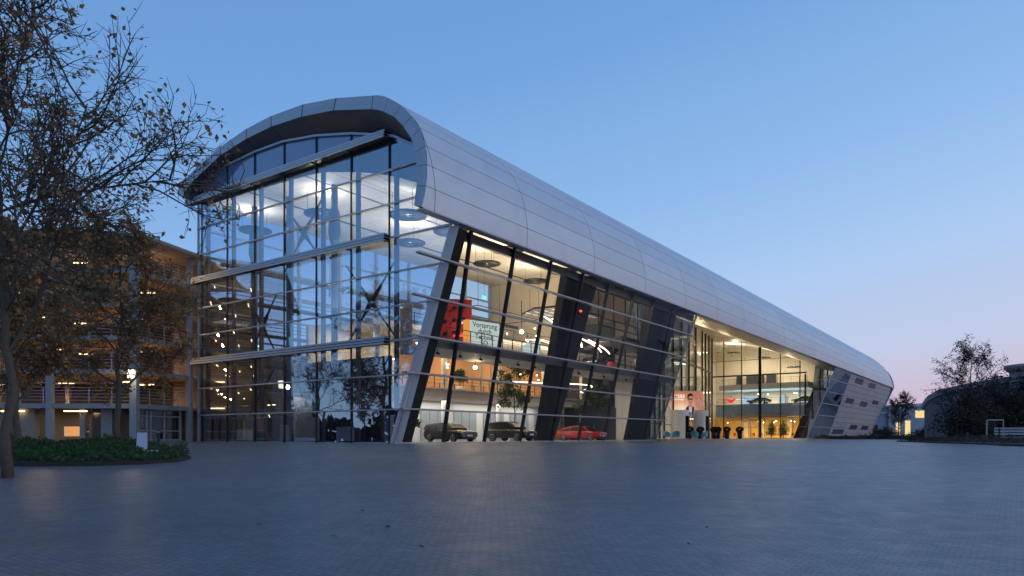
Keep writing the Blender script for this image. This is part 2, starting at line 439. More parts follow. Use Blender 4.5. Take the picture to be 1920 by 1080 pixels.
# boxed end of the roof at the left
mb = MB(); mb.poly([(-1.5, 25, 21.6), (-1.5, 23.9, 20.95), (0, 23.9, 20.9), (0, 25, 21.3)]); mb.poly([(0, 25, 21.3), (0, 23.9, 20.9), (0, 23.1, 22.7), (0, 24.9, 22.3)])
mb.poly([(-1.3, 23.9, 20.95), (0, 23.9, 20.9), (0, 23.9, 22.4), (-1.2, 23.9, 22.0)])
mb.poly([(0, 25, 21.6), (0, 24, 20.9), (190, 24, 20.9), (190, 25, 21.6)]); mb.build('roof_edge', 'alu_lt', HALL)
def arch_z(b):
    P = GLS[::-1]
    for i in range(len(P) - 1):
        if P[i][0] <= b <= P[i + 1][0]:
            t = (b - P[i][0]) / max(1e-6, P[i + 1][0] - P[i][0]); return P[i][1] + t * (P[i + 1][1] - P[i][1])
    return 21.
LEAN = .3857
MU = [.46 + 3.82 * k for k in range(7)]           # front mullions (b)
bays = [(None, MU[0])] + [(MU[k], MU[k + 1]) for k in range(6)] + [(MU[6], 24.)]
for b0, b1 in bays:
    mb = MB()
    if b0 is None:
        pts = [(0, .46, .05), (0, .46, arch_z(.46))] + [(0, b, z) for b, z in GLS[9:]] + [(0, -.2, .5), (0, 0, .05)]
        mb.poly(pts); mb.build('window_pane', 'gl_front', HALL)
    else:
        top = min(arch_z(b0), 21.) if b1 < 24 else 20.9
        mb.poly([(0, b0, .05), (0, b0, 20.9), (0, b1, 20.9), (0, b1, .05)]); mb.build('window_pane', 'gl_front', HALL)
        if b0 < 23:
            bb = [b0] + [p[0] for p in GLS[::-1] if b0 < p[0] < min(b1, 23.3)] + [min(b1, 23.3)]
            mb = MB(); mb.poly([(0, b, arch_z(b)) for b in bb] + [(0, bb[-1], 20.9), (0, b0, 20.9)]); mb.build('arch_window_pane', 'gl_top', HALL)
for b in MU:
    mb = MB(); mb.span((-.1, b - .045, 0), (-.01, b + .045, arch_z(b) - .1)); mb.build('mullion', 'steel', HALL)
    mb = MB(); mb.span((.28, b - .36, 0), (.55, b - .12, arch_z(b) - 1.2)); mb.build('inner_post', 'postmid', HALL)
mb = MB(); mb.span((-.1, 23.93, 0), (.05, 24.05, 20.9)); mb.build('mullion', 'alu', HALL)
for k in range(1, 9):
    if k in (3, 6): continue
    z = 2.33 * k; mb = MB()
    zz = -LEAN * z if z < 14 else min(p[0] for p in GLS if p[1] >= z - .8) + .35
    mb.span((-.16, zz + .1, z - .045), (-.015, 24., z + .045)); mb.build('transom', 'alu', HALL)
for z in (7., 14.):
    mb = MB(); mb.span((-.14, -LEAN * z + .3, z - .06), (-.015, .4, z + .06)); mb.build('transom', 'alu', HALL)
for z in (7., 14., 21.):
    L = MB()
    for k in range(3):
        L.box((-.4 + .05 * k, 12.75, z - .2 + .2 * k), (.5, 24.7, .03))
        L.box((-.66 + .05 * k, 12.75, z - .2 + .2 * k), (.04, 24.7, .14))
    o = L.build('sunshade_ledge', 'alu_lt', HALL)
    K = MB(); K.span((-.5, .45, z - .24), (-.04, 25., z + .26)); K.build('ledge_box', 'steel', o)
    for b in MU:
        K = MB(); K.span((-.5, b - .05, z - .31), (-.03, b + .05, z - .25)); K.build('bracket', 'steel', o)
def P(s, z, off=0.): return (s, -LEAN * z + off, z)
# leaning corner beam: pale face to the front, dark box behind it
mb = MB(); mb.hexa([(-.12, .22, 0), (.5, -.18, 0), (.5, .1, 0), (-.05, .45, 0), (-.12, -LEAN * 13.9 + .22, 13.9), (.2, -LEAN * 13.9 - .18, 13.9), (.2, -LEAN * 13.9 + .1, 13.9), (-.05, -LEAN * 13.9 + .45, 13.9)])
mb.build('corner_beam', 'alu_lt', HALL)
def lean_col(b0, b1, t0, t1, off, th, m='steel'):
    mb = MB(); z = 13.85
    mb.hexa([P(b0, 0, off), P(b1, 0, off), P(b1, 0, off + th), P(b0, 0, off + th), P(t0, z, off), P(t1, z, off), P(t1, z, off + th), P(t0, z, off + th)])
    mb.build('leaning_column', m, HALL)
lean_col(.58, 1.65, .28, 1.3, .05, .5)
lean_col(18.6, 21., 14.7, 19.7, .5, .7)
lean_col(37.0, 41.0, 30.8, 37.5, .6, .7)
lean_col(117.5, 120, 115.5, 118.5, .6, .7)
# side panes
SB = [0.05] + [5.1 + 4.92 * k for k in range(8)] + [42.6]
ST = [0.05] + [1.73, 6.69, 11.5, 16.4, 20.9, 25.9, 30.4, 35.1] + [41.5]
for i in range(9):
    mb = MB(); mb.poly([P(SB[i], .05), P(SB[i + 1], .05), P(ST[i + 1], 13.95), P(ST[i], 13.95)])
    mb.build('side_window_pane', 'gl_side' if i < 7 else 'gl_mid', HALL)
for i in range(1, 9):
    mb = MB(); mb.beam(P(SB[i], 0, .12), P(ST[i], 13.95, .12), .2, .24, up=(0, 1, 0)); mb.build('side_mullion', 'steel', HALL)
mb = MB(); mb.beam(P(42.6, 0, .05), P(41.5, 13.95, .05), .1, .12, up=(0, 1, 0)); mb.build('side_mullion', 'alu', HALL)
for k in range(1, 6):
    z = 2.33 * k; mb = MB(); e = 42.5 - .08 * z
    mb.beam(P(-.2 - .55 * k, z, -.42), P(e, z, -.42), .34, .11); mb.build('side_fin', 'finmetal', HALL)
    for i in range(1, 9):
        s = SB[i] + (ST[i] - SB[i]) * z / 13.95
        mb = MB(); mb.beam(P(s, z, -.3), P(s, z, 0), .05, .05); mb.build('fin_bracket', 'steel', HALL)
mb = MB(); mb.span((.6, -5.0, 13.3), (41.4, -4.75, 13.9)); mb.build('header_beam', 'steel', HALL)
mb = MB(); mb.span((0, -.02, 0), (42.6, .3, .09)); mb.span((0, .0, 0), (.25, 24, .07)); mb.build('base_kerb', 'alu', HALL)

# inner ceiling, floor and galleries -----------------------------------------
CE0 = [(-5.15, 14.05), (-3.2, 14.4), (0., 15.2), (5., 17.3), (9., 18.9), (13., 20.2), (18., 20.75), (23.9, 20.85)]
CF = [(-5.1, 14.1), (-4.3, 15.4), (-2.6, 17.0), (0., 18.2), (3., 19.2), (6., 19.9), (10., 20.5), (23.9, 20.85)]
def ceil_z(b, s=60.):
    CE = CF if s < 42.6 else CE0
    for i in range(len(CE) - 1):
        if CE[i][0] <= b <= CE[i + 1][0]:
            t = (b - CE[i][0]) / (CE[i + 1][0] - CE[i][0]); return CE[i][1] + t * (CE[i + 1][1] - CE[i][1])
    return 20.9
CR = refine(CF, 0, 4); CR0 = refine(CE0, 0, 4)
def ceil_part(name, s0, s1, m, CR=CR0):
    mb = MB()
    for i in range(len(CR) - 1):
        a, b = CR[i], CR[i + 1]
        mb.poly([(s0, a[0], a[1]), (s0, b[0], b[1]), (s1, b[0], b[1]), (s1, a[0], a[1])], [(s0, i * .5), (s0, i * .5 + .499), (s1, i * .5 + .499), (s1, i * .5)])
        mb.sm[-1] = True
    mb.build(name, m, HALL)
ceil_part('ceiling', .6, 42.6, 'ceil_lines', CR); ceil_part('entrance_soffit', 42.6, 115, 'warm_soffit'); ceil_part('ceiling', 115, 190, 'ceil_lines')
# dark closure between ceiling and roof behind the arch glazing
mb = MB(); mb.poly([(.58, b, z) for b, z in CR] + [(.58, b, z - .05) for b, z in GLS[1:]]); mb.build('roof_void_wall', 'darkwall', HALL)
mb = MB(); mb.span((0.3, .1, .0), (190, 23.9, .05)); mb.build('floor', 'floor', HALL)
def gallery(name, pts, z0, z1, m, mt=None):
    mb = MB(); mb.prism(pts, z0, z1); return mb.build(name, m, HALL)
gallery('gallery_floor', [(3.5, 11.5), (5.5, 9.2), (9, 8.), (41.5, 8.), (41.5, 17), (3.5, 17)], 3.95, 4.85, 'slab')
mb = MB()
for z, o in ((3.95, .12), (4.78, .18)):
    E_ = [(3.5, 11.5), (5.5, 9.2), (9, 8.), (41.5, 8.)]
    for i in range(3): mb.beam((E_[i][0], E_[i][1] - o / 2, z), (E_[i + 1][0], E_[i + 1][1] - o / 2, z), .14, .14)
mb.build('gallery_edge_trim', 'alu_lt', HALL)
gallery('upper_floor', [(2.2, -2.0), (41.5, -2.0), (41.5, 2.2), (3.4, 2.2)], 6.62, 7.02, 'white')
gallery('top_floor', [(6.5, 9.), (41.5, 7.), (41.5, 17.), (6.5, 17.)], 9.9, 10.3, 'white')
mb = MB(); mb.span((1.6, -2.3, 6.55), (41.7, -2.02, 7.1)); mb.build('upper_floor_edge', 'slab_dark', HALL)
def railing(name, p, q, z, h=1.05, step=1.3, glassy=True):
    mb = MB(); p = Vector(p + (z,)); q = Vector(q + (z,)); n = max(1, int((q - p).length / step))
    mb.mi = 0
    for i in range(n + 1):
        c = p.lerp(q, i / n); mb.beam(c, c + Vector((0, 0, h)), .05, .05, up=(0, 1, 0))
    for k in (.35, .68, 1.): mb.beam(p + Vector((0, 0, h * k)), q + Vector((0, 0, h * k)), .05 if k == 1. else .02, .05 if k == 1. else .02)
    return mb.build(name, 'steel', HALL)
railing('railing', (3.2, -1.9), (41.3, -1.9), 7.1); railing('railing', (9, 8.1), (41.3, 8.1), 4.9)
railing('railing', (3.7, 11.5), (9, 8.1), 4.9)
railing('railing', (6.5, 9.0), (41.3, 7.0), 10.3, 1.05, 2.2)
# gallery back wall, spandrels and piers
mb = MB(); mb.span((10, 14.6, 4.87), (41.5, 14.9, 9.88)); mb.build('wood_wall', 'wood', HALL)
mb = MB(); mb.span((3.9, 14.0, 4.87), (14.5, 14.3, 9.88)); mb.build('gallery_partition', 'cream', HALL)
mb = MB(); mb.span((1., 12.4, .06), (41.5, 12.6, 3.94)); mb.build('ground_wall', 'white', HALL)
for k in range(7):
    s0 = 6 + k * 4.9
    mb = MB()
    for j in range(6): mb.box((s0 + .3 + j * .62, 12.3 + (.05 if j % 2 else 0), 1.6), (.58, .08, 3.1))
    mb.build('folding_door', 'folding', HALL)
for k in range(5):
    s0 = 7.5 + 8.6 * k
    mb = MB(); mb.tube([(s0, 9.6, .05), (s0, 9.6, 3.95)], .28, 14); mb.build('round_column', 'white', HALL)
    mb = MB(); mb.tube([(s0, 9.6, 4.86), (s0, 9.6, 9.9)], .28, 14); mb.build('round_column', 'white', HALL)
# dark core at the far end of the first glazed part
mb = MB(); mb.span((41.7, 5., .06), (41.95, 12, 14.2)); mb.span((39.5, 4.6, 4.9), (39.8, 8., 9.8)); mb.build('dark_core_wall', 'darkwall', HALL)
mb = MB()
for k in range(14): mb.box((29.5 + k * .6, 3.2, 7.2 + k * .24), (.55, 1.6, .07))
mb.beam((29.3, 2.4, 7.0), (37.6, 2.4, 10.3), .1, .4); mb.beam((29.3, 4.0, 7.0), (37.6, 4.0, 10.3), .1, .4); mb.build('staircase', 'steel', HALL)
mb = MB(); mb.beam((29.3, 2.4, 8.0), (37.6, 2.4, 11.3), .05, .06)
for k in range(10): mb.beam((29.5 + k * .9, 2.4, 7.1 + k * .36), (29.5 + k * .9, 2.4, 8.1 + k * .36), .03, .03, up=(0, 1, 0))
mb.build('stair_rail', 'steel', HALL)
mb = MB(); mb.prism([(30, -1.9), (41.5, -1.9), (41.5, 6), (36, 6), (33, 2.4), (30, 1.2)], 10.25, 10.6); mb.build('bridge_floor', 'slab_dark', HALL)
for s_ in (26.5, 31.2, 34.6, 37.4, 40.6):
    mb = MB(); mb.tube([(s_, 1.4, 7.05), (s_, 1.4, ceil_z(1.4, 5) - .05)], .09, 8); mb.build('dark_post', 'steel', HALL)
mb = MB()
for z_ in (8.4, 9.5, 12.2, 13.0): mb.beam((31, 1.4, z_), (41.5, 1.4, z_), .08, .12)
mb.build('cross_rail', 'steel', HALL)
mb = MB(); mb.poly([(38.5, 1.0, .06), (41.4, 1.0, .06), (41.4, 1.0, 6.5), (38.5, 1.0, 6.5)]); mb.build('teal_screen', glass('teal_glass', .12, (.35, .62, .60)), HALL)
mb = MB(); mb.poly([(33.2, 4.6, .06), (41.4, 4.6, .06), (41.4, 4.6, 3.9), (33.2, 4.6, 3.9)]); mb.build('dark_screen', 'darkwall', HALL)
mb = MB()
for k in range(5): mb.span((20.5 + k * 1.5, 8.6, 4.9), (20.7 + k * 1.5, 8.7, 9.8))
mb.build('slat_screen', 'slab', HALL)
# left side glass wall (seen through the hall)
for k in range(8):
    s0 = .1 + 5.2 * k
    mb = MB(); mb.poly([(s0, 23.98, .05), (s0 + 5.2, 23.98, .05), (s0 + 5.2, 23.98, 20.85), (s0, 23.98, 20.85)]); mb.build('rear_window_pane', 'gl_clear', HALL)
    mb = MB(); mb.span((s0 + 5.05, 23.6, 0), (s0 + 5.3, 23.95, 20.8)); mb.build('rear_mullion', 'alu', HALL)
for z in (2.33, 4.66, 7, 9.3, 11.65, 14, 16.3, 18.6):
    mb = MB(); mb.span((.2, 23.75, z - .07), (42, 23.94, z + .07)); mb.build('rear_transom', 'alu', HALL)
for z in (7., 9.9, 12.7):        # service walkways along the rear glass
    mb = MB(); mb.span((1.4, 21.9, z - .12), (41, 23.3, z)); 
    for s in range(2, 41, 3): mb.span((s, 21.95, z), (s + .06, 22.0, z + 1.))
    for h in (.35, .7, 1.): mb.span((1.4, 21.95, z + h - .03), (41, 22.0, z + h + .03))
    mb.build('service_walkway', 'postmid', HALL)
mb = MB(); mb.span((42.2, 12, .05), (42.5, 23.9, 20.8)); mb.build('rear_core_wall', 'cream', HALL)
mb = MB(); mb.span((3.0, 3.4, .06), (3.15, 16.2, 6.5)); mb.build('added_dark_wall', 'darkwall', HALL)  # dark wall added so the low front of the hall stays dark
# slender posts with pinned heads and X bracing behind the front glazing
for b in (9.9, 15.6, 20.5):
    mb = MB(); mb.tube([(3.2, b, 0.05), (3.2, b, ceil_z(b, 3) - .02)], .26, 12)
    mb.tube([(3.2, b, 15.6), (3.2, b, 16.6), (3.2, b, 18.3), (3.2, b, 18.8)], [.26, .5, .42, .26], 12); mb.build('slender_post', 'postmid', HALL)
def xbrace(s, b0, b1, z0, z1):
    mb = MB()
    for p, q in (((s, b0, z0), (s, b1, z1)), ((s + .12, b0, z1), (s + .12, b1, z0))):
        p = Vector(p); q = Vector(q); pts = [p.lerp(q, t) for t in (0, .3, .5, .7, 1)]
        mb.tube(pts, [.06, .09, .24, .09, .06], 8)
    mb.build('cross_brace', 'steel', HALL)
xbrace(2.4, 10.2, 15.3, 14.2, 19.8); xbrace(2.4, 2.2, 7.6, 7.6, 13.6); xbrace(2.4, 16.4, 20.2, 7.6, 12.5); xbrace(2.4, 16.4, 20.2, 2.5, 6.6)
# long tie beams
mb = MB(); mb.beam((1.2, 18, 14.4), (40, 18, 14.4), .25, .35); mb.beam((1.2, 22.5, 15.6), (40, 22.5, 15.6), .2, .3); mb.beam((1.2, 6., 11.5), (12, 19, 14.4), .16, .22); mb.beam((1.2, 8, 14.), (12, 21, 14.4), .14, .2)
mb.build('tie_beam', 'postmid', HALL)

# entrance recess ---------------------------------------------------------------
WALLP = [(115, 20.), (111, 18.6), (108, 17.), (95, 14.2), (80, 12.2), (70, 11.), (58, 8.), (50, 5.2), (42.7, 2.8)]
for i in range(len(WALLP) - 1):
    a, b = WALLP[i], WALLP[i + 1]
    za, zb = ceil_z(a[1]), ceil_z(b[1])
    mb = MB(); mb.poly([(a[0], a[1], .1), (b[0], b[1], .1), (b[0], b[1], zb), (a[0], a[1], za)]); mb.build('recess_window_pane', 'gl_clear', HALL)
    n = max(1, int(math.dist(a, b) / 3.9))
    for k in range(n):
        t = k / n; s = a[0] + (b[0] - a[0]) * t; y = a[1] + (b[1] - a[1]) * t
        mb = MB(); mb.span((s - .06, y - .25, 0), (s + .06, y + .02, ceil_z(y) - .02)); mb.build('recess_mullion', 'steel', HALL)
mb = MB()
for z in (2.33, 7., 13.2):
    for i in range(len(WALLP) - 1):
        a, b = WALLP[i], WALLP[i + 1]; h = .3 if z > 13 else .1
        mb.beam((a[0], a[1] - .1, z), (b[0], b[1] - .1, z), .15, h)
mb.build('recess_transom', 'steel', HALL)
# wall facing the plaza: s = 115
RB = [0., 1.3, 5.1, 9.2, 13., 16.8, 20.]
for i in range(6):
    b0, b1 = RB[i], RB[i + 1]
    mb = MB()
    if i == 0: mb.poly([(115, 0, .1), (115, -1.6, ceil_z(-1.6)), (115, 1.3, ceil_z(1.3)), (115, 1.3, .1)])
    else: mb.poly([(115, b0, .1), (115, b0, ceil_z(b0)), (115, b1, ceil_z(b1)), (115, b1, .1)])
    mb.build('entrance_window_pane', 'gl_clear', HALL)
for b in RB[1:]:
    w = .28 if b == 9.2 else .08
    mb = MB(); mb.span((114.75, b - w, 0), (114.98, b + w, ceil_z(b) - .02)); mb.build('entrance_mullion', 'steel', HALL)
for z, h, m in ((2.33, .1, 'alu'), (4.66, .07, 'alu'), (7., .1, 'alu'), (9.6, .07, 'alu'), (13.2, .28, 'steel'), (16.4, .1, 'steel')):
    bl = 0 if z < 15 else 3.2
    mb = MB(); mb.span((114.85, max(bl, -LEAN * z * .2), z - h / 2), (114.97, 20, z + h / 2)); mb.build('entrance_transom', m, HALL)
mb = MB(); mb.poly([(115, 0, .1), P(115, 13.95), (115, -1.6, ceil_z(-1.6))]); mb.build('angled_blue_pane', 'gl_blue', HALL)
mb = MB(); mb.beam(P(115, 0, 0), P(115, 13.95, 0), .16, .2, up=(0, 1, 0)); mb.build('angled_edge_beam', 'alu_lt', HALL)
for z in (2.33, 4.66, 7., 9.3, 11.65):
    mb = MB(); mb.beam((114.9, -LEAN * z, z), (114.9, -1.6 * z / 14, z), .06, .07); mb.build('angled_transom', 'alu', HALL)
# end return of the first glazed part
mb = MB(); mb.poly([(42.6, 0, .1), (41.6, -LEAN * 13.9, 13.9), (42.2, 2.8, ceil_z(2.8)), (42.6, 2.8, .1)]); mb.build('return_window_pane', 'gl_dark', HALL)
# terrace in the recess
mb = MB(); mb.prism([(42.6, -1.5), (115.5, -1.5), (115.5, 20), (108, 17.), (95, 14.2), (80, 12.2), (70, 11.), (58, 8.), (42.7, 2.8)], 0, .1); mb.build('terrace', 'terrace', HALL)
# rooms behind the entrance glazing
mb = MB(); mb.span((115.3, .4, .05), (131, 19.8, .12)); mb.build('cafe_floor', 'floor', HALL)
mb = MB(); mb.span((128, .4, .1), (128.3, 24, 6.2)); mb.build('cafe_wall', 'yellow', HALL)
mb = MB()
for i, b in enumerate((2.4, 6, 12, 15.5)): mb.span((127.4, b, .1), (128, b + 1.0, 4.4))
mb.build('cafe_pier', 'cream', HALL)
mb = MB(); mb.prism([(116, .6), (130, .6), (130, 20), (119, 20), (117.4, 14), (117.6, 6)], 4.6, 7.3); mb.build('bulkhead', 'blue_band', HALL)
mb = MB(); mb.prism([(115.6, 4), (116, 4), (118, 12), (121, 18.5), (116.5, 15), (115.4, 9)], 4.4, 5.3); mb.build('wavy_canopy', 'stone', HALL)
mb = MB(); mb.prism([(118.5, .6), (130, .6), (130, 20), (121, 20), (119.5, 12)], 10.5, 11.7); mb.build('upper_bulkhead', 'white', HALL)
mb = MB(); mb.span((128.5, .4, 7.3), (128.8, 24, 21)); mb.span((115.3, 23.4, .1), (128.8, 23.7, 21)); mb.build('gallery_wall', 'cream', HALL)
mb = MB()
for b, w in ((3.5, 1.2), (7.5, 1.), (12., 5.)): mb.span((127.6, b, 7.3), (128.2, b + w, 9.6))
mb.build('blue_partition', 'blue_band', HALL)
mb = MB()
for b, w in ((9.5, 2.), (12.2, 3.8), (17, 1.2)): mb.span((127.6, b, 11.75), (128.2, b + w, 14.2))
mb.build('dark_opening', 'darkwall', HALL)
for z, s, b0, b1 in ((7.35, 116.4, .8, 19), (11.75, 119, .8, 19)):
    railing('railing', (s, b0), (s + 1, b1), z, 1.1, 1.6)
mb = MB(); mb.span((115.9, .4, .1), (116.2, .7, 13)); mb.build('inner_column', 'steel', HALL)
# glass door frame in the entrance wall
mb = MB()
for b in (9.4, 11.0, 12.9): mb.span((114.5, b - .09, .1), (114.72, b + .09, 3.6))
mb.span((114.5, 9.3, 3.5), (114.72, 13, 3.75)); mb.span((114.5, 9.4, 2.2), (114.6, 12.9, 2.28)); mb.build('glass_door', 'alu_lt', HALL)
# side glazing beyond the recess, with curtains
SS = [115., 121.2, 127.5, 133.7]; TT = [115., 120.2, 125.6, 131.]
for i in range(3):
    mb = MB(); mb.poly([P(SS[i], .05), P(SS[i + 1], .05), P(TT[i + 1], 13.95), P(TT[i], 13.95)]); mb.build('side_window_pane', 'gl_dark', HALL)
for z in (2.33, 4.66, 7., 9.3, 11.65):
    mb = MB(); mb.beam(P(115, z, -.12), P(133.5 - .19 * z, z, -.12), .14, .1); mb.build('side_fin', 'finmetal', HALL)
mb = MB()
for k in range(26):
    s = 117 + k * .63; mb.beam(P(s, .2, 1.6 + .12 * (k % 2)), P(s - .6, 6.4, 1.6 + .12 * (k % 2)), .5, .06, up=(0, 1, 0))
mb.build('curtain', 'grey', HALL)
mb = MB(); mb.poly([P(116.3, .1, 3), P(134, .1, 3), P(131, 14, 3), P(116.3, 14, 3)]); mb.build('dark_room_wall', 'darkwall', HALL)
# leaning metal wall with small windows
WIN = [(137.9, 146.6, 12.35, 13.45), (155.3, 164.2, 12.3, 13.4), (136.5, 145.1, 7.9, 9.0), (154.2, 163., 7.8, 8.9), (169.4, 178., 8.8, 9.8), (136., 147.7, .95, 2.), (153.5, 162.4, 2.1, 3.2), (169., 178.4, 2.1, 3.2)]
mb = MB(); NZ = 28
for i in range(NZ):
    z0, z1 = 14. * i / NZ, 14. * (i + 1) / NZ
    for j in range(12):
        f0, f1 = j / 12, (j + 1) / 12
        def q(f, z): a = 133.7 - .193 * z; return a + (LEN - a) * f
        pts = [(q(f0, z0), z0), (q(f1, z0), z0), (q(f1, z1), z1), (q(f0, z1), z1)]
        mb.poly([P(s, z) for s, z in pts], [(s, min(z / 1.17, 12) if z != z1 else z / 1.17 - .0005) for s, z in pts])
mb.build('metal_wall', 'wallmetal', HALL)
for s0, s1, z0, z1 in WIN:
    mb = MB(); mb.hexa([P(s0, z0, -.08), P(s1, z0, -.08), P(s1, z0, .05), P(s0, z0, .05), P(s0, z1, -.08), P(s1, z1, -.08), P(s1, z1, .05), P(s0, z1, .05)])
    o = mb.build('wall_window', 'steel', HALL)
    mb = MB()
    for k in range(3):
        a = s0 + (s1 - s0) * (k + .06) / 3; b = s0 + (s1 - s0) * (k + .94) / 3
        mb.poly([P(a, z0 + .1, -.1), P(b, z0 + .1, -.1), P(b, z1 - .1, -.1), P(a, z1 - .1, -.1)])
    mb.build('pane', 'car_glass', o)
mb = MB(); mb.poly([(LEN, 0, 0), (LEN, 24, 0)] + [(LEN, b, z - (1.1 if z > 14.2 else 0)) for b, z in OUT[1:]]); mb.build('end_wall', 'wallmetal', HALL)
mb = MB(); mb.poly([(42.6, 23.97, 0), (190, 23.97, 0), (190, 23.97, 20.9), (42.6, 23.97, 20.9)]); mb.build('rear_wall', 'wallmetal', HALL)
# entrance vestibule: two revolving-door drums with canopy between
for (s, b, r, nm) in ((0, 0, 1.42, 0), (0, 0, 1.2, 1)):
    cx, cy = ((27.2, 114.5), (30.95, 115.8))[nm]
    rel = Vector((cx, cy, 0)) - C0; ls, lb = rel.dot(D1), rel.dot(D2)
    mb = MB(); a0 = R(205); n = 26
    # drum wall leaves a doorway on its right-hand side (towards the viewer)
    def ring(r1, z0, z1, t0, t1):
        for k in range(n):
            a = t0 + (t1 - t0) * k / n; b_ = t0 + (t1 - t0) * (k + 1) / n
            mb.poly([(ls + r1 * math.cos(a), lb + r1 * math.sin(a), z0), (ls + r1 * math.cos(b_), lb + r1 * math.sin(b_), z0), (ls + r1 * math.cos(b_), lb + r1 * math.sin(b_), z1), (ls + r1 * math.cos(a), lb + r1 * math.sin(a), z1)])
            mb.sm[-1] = True
    # door faces world -Y,+X: angle in hall frame
    dv = math.atan2(-.62, .78) - TH
    ring(r, .1, 3.75, dv + .5, dv + 2 * math.pi - .5); ring(r, 3.75, 4.7, 0, 2 * math.pi)
    mb.poly([(ls + r * math.cos(2 * math.pi * k / n), lb + r * math.sin(2 * math.pi * k / n), 4.7) for k in range(n)])
    mb.poly([(ls + r * math.cos(2 * math.pi * k / n), lb + r * math.sin(2 * math.pi * k / n), 3.74) for k in range(n)])
    o = mb.build('revolving_door', 'white', HALL)
    mb = MB()
    for k in range(3):
        a = k * 2.094 + .5; mb.beam((ls, lb, 1.9), (ls + (r - .05) * math.cos(a), lb + (r - .05) * math.sin(a), 1.9), .04, 3.6)
    mb.build('door_wing', 'steel', o)
def Lw(x, y, z=0):
    rel = Vector((x, y, 0)) - C0; return Vector((rel.dot(D1), rel.dot(D2), z))
mb = MB(); mb.beam(Lw(28.5, 114.9, 3.85), Lw(29.9, 115.3, 3.85), .2, .25); mb.beam(Lw(28.75, 115, .1), Lw(28.75, 115, 3.8), .12, .12, up=(0, 1, 0)); mb.beam(Lw(29.7, 115.2, .1), Lw(29.7, 115.2, 3.8), .12, .12, up=(0, 1, 0))
mb.build('doorway_frame', 'alu_lt', HALL)
mb = MB(); mb.poly([Lw(28.8, 115.4, .1), Lw(29.7, 115.6, .1), Lw(29.7, 115.6, 3.7), Lw(28.8, 115.4, 3.7)]); mb.build('doorway_glass', 'gl_clear', HALL)

# ---- banner above the doors
def text_obj(name, body, size, mat, parent, loc, rot, align='LEFT', ext=.0, sx=1.):
    cu = bpy.data.curves.new(name, 'FONT'); cu.body = body; cu.size = size; cu.align_x = align; cu.extrude = ext; cu.space_line = .82; cu.offset = size * .012
    t = bpy.data.objects.new(name, cu); COL.objects.link(t)
    bpy.context.view_layer.update()
    me = bpy.data.meshes.new_from_object(t.evaluated_get(bpy.context.evaluated_depsgraph_get()))
    COL.objects.unlink(t); bpy.data.objects.remove(t); bpy.data.curves.remove(cu)
    me.materials.clear(); me.materials.append(M[mat])
    o = bpy.data.objects.new(name, me); COL.objects.link(o); o.parent = parent; o.location = loc; o.rotation_euler = rot; o.scale = (sx, 1, 1)
    return o
BN = thing('entrance_banner', 'peach banner reading L.I.E.B.E with a man in glasses above the doors', 'banner', (26.6, 117.6, 4.45), R(8))
mb = MB(); wB, hB = 5.7, 3.55
for k in range(24):          # gently curved printed sheet
    x0, x1 = wB * k / 24, wB * (k + 1) / 24
    y = lambda x: .5 * ((x / wB * 2 - 1) ** 2)
    mb.poly([(x0, y(x0), 0), (x1, y(x1), 0), (x1, y(x1), hB), (x0, y(x0), hB)], [(x0 / wB, 0), (x1 / wB, 0), (x1 / wB, 1), (x0 / wB, 1)])
mb.build('printed_sheet', 'poster', BN)
text_obj('lettering', 'L.I.E.B.E', .72, 'textw', BN, (.3, -.06, 2.45), (R(90), 0, 0), sx=.82)
text_obj('lettering', 'DAS KONZERT', .3, 'textw', BN, (.3, -.06, 2.02), (R(90), 0, 0), sx=.9)
def ell(mb, cx, cz, rx, rz, y, n=18, a0=0, a1=2 * math.pi):
    mb.poly([(cx + rx * math.cos(a0 + (a1 - a0) * k / n), y, cz + rz * math.sin(a0 + (a1 - a0) * k / n)) for k in range(n)])
PM = MB()
PM.mi = 1; PM.poly([(2.35, -.03, 0), (3.9, -.03, 0), (3.85, -.03, .85), (3.3, -.03, 1.15), (2.8, -.03, 1.1), (2.45, -.03, .75)])
PM.mi = 2; PM.poly([(2.95, -.05, 0), (3.45, -.05, 0), (3.5, -.05, 1.1), (2.9, -.05, 1.1)])
PM.mi = 0; PM.poly([(2.9, -.06, .9), (3.4, -.06, .8), (3.45, -.06, 1.6), (2.95, -.06, 1.6)]); ell(PM, 3.17, 2.1, .46, .72, -.07)
PM.mi = 3; PM.poly([(2.62, -.09, 2.3), (2.72, -.09, 2.95), (3.1, -.09, 3.2), (3.5, -.09, 3.1), (3.7, -.09, 2.5), (3.45, -.09, 2.75), (3.0, -.09, 2.7), (2.78, -.09, 2.2)])
for cx in (2.97, 3.38): PM.poly([(cx - .17, -.1, 2.1), (cx + .17, -.1, 2.1), (cx + .17, -.1, 2.28), (cx - .17, -.1, 2.28)])
PM.poly([(2.7, -.1, 2.24), (3.6, -.1, 2.24), (3.6, -.1, 2.29), (2.7, -.1, 2.29)]); PM.poly([(3.02, -.1, 1.72), (3.3, -.1, 1.72), (3.3, -.1, 1.76), (3.02, -.1, 1.76)])
PM.build('printed_portrait', ['skin', 'suit', 'shirt', 'hair'], BN)
mb = MB(); mb.poly([(4.1, .02, .9), (5.2, .25, .6), (5.5, .35, 1.6), (4.9, .15, 2.4), (4.3, .0, 2.1)]); mb.build('printed_hand', 'skin', BN)
mb = MB(); mb.beam((0.1, .45, -.3), (0.1, .6, -4.2), .1, .1, up=(0, 1, 0)); mb.beam((5.6, .45, -.3), (5.6, .6, -4.2), .1, .1, up=(0, 1, 0)); mb.beam((0, .55, 0), (5.7, .55, 0), .1, .1); mb.build('banner_frame', 'steel', BN)

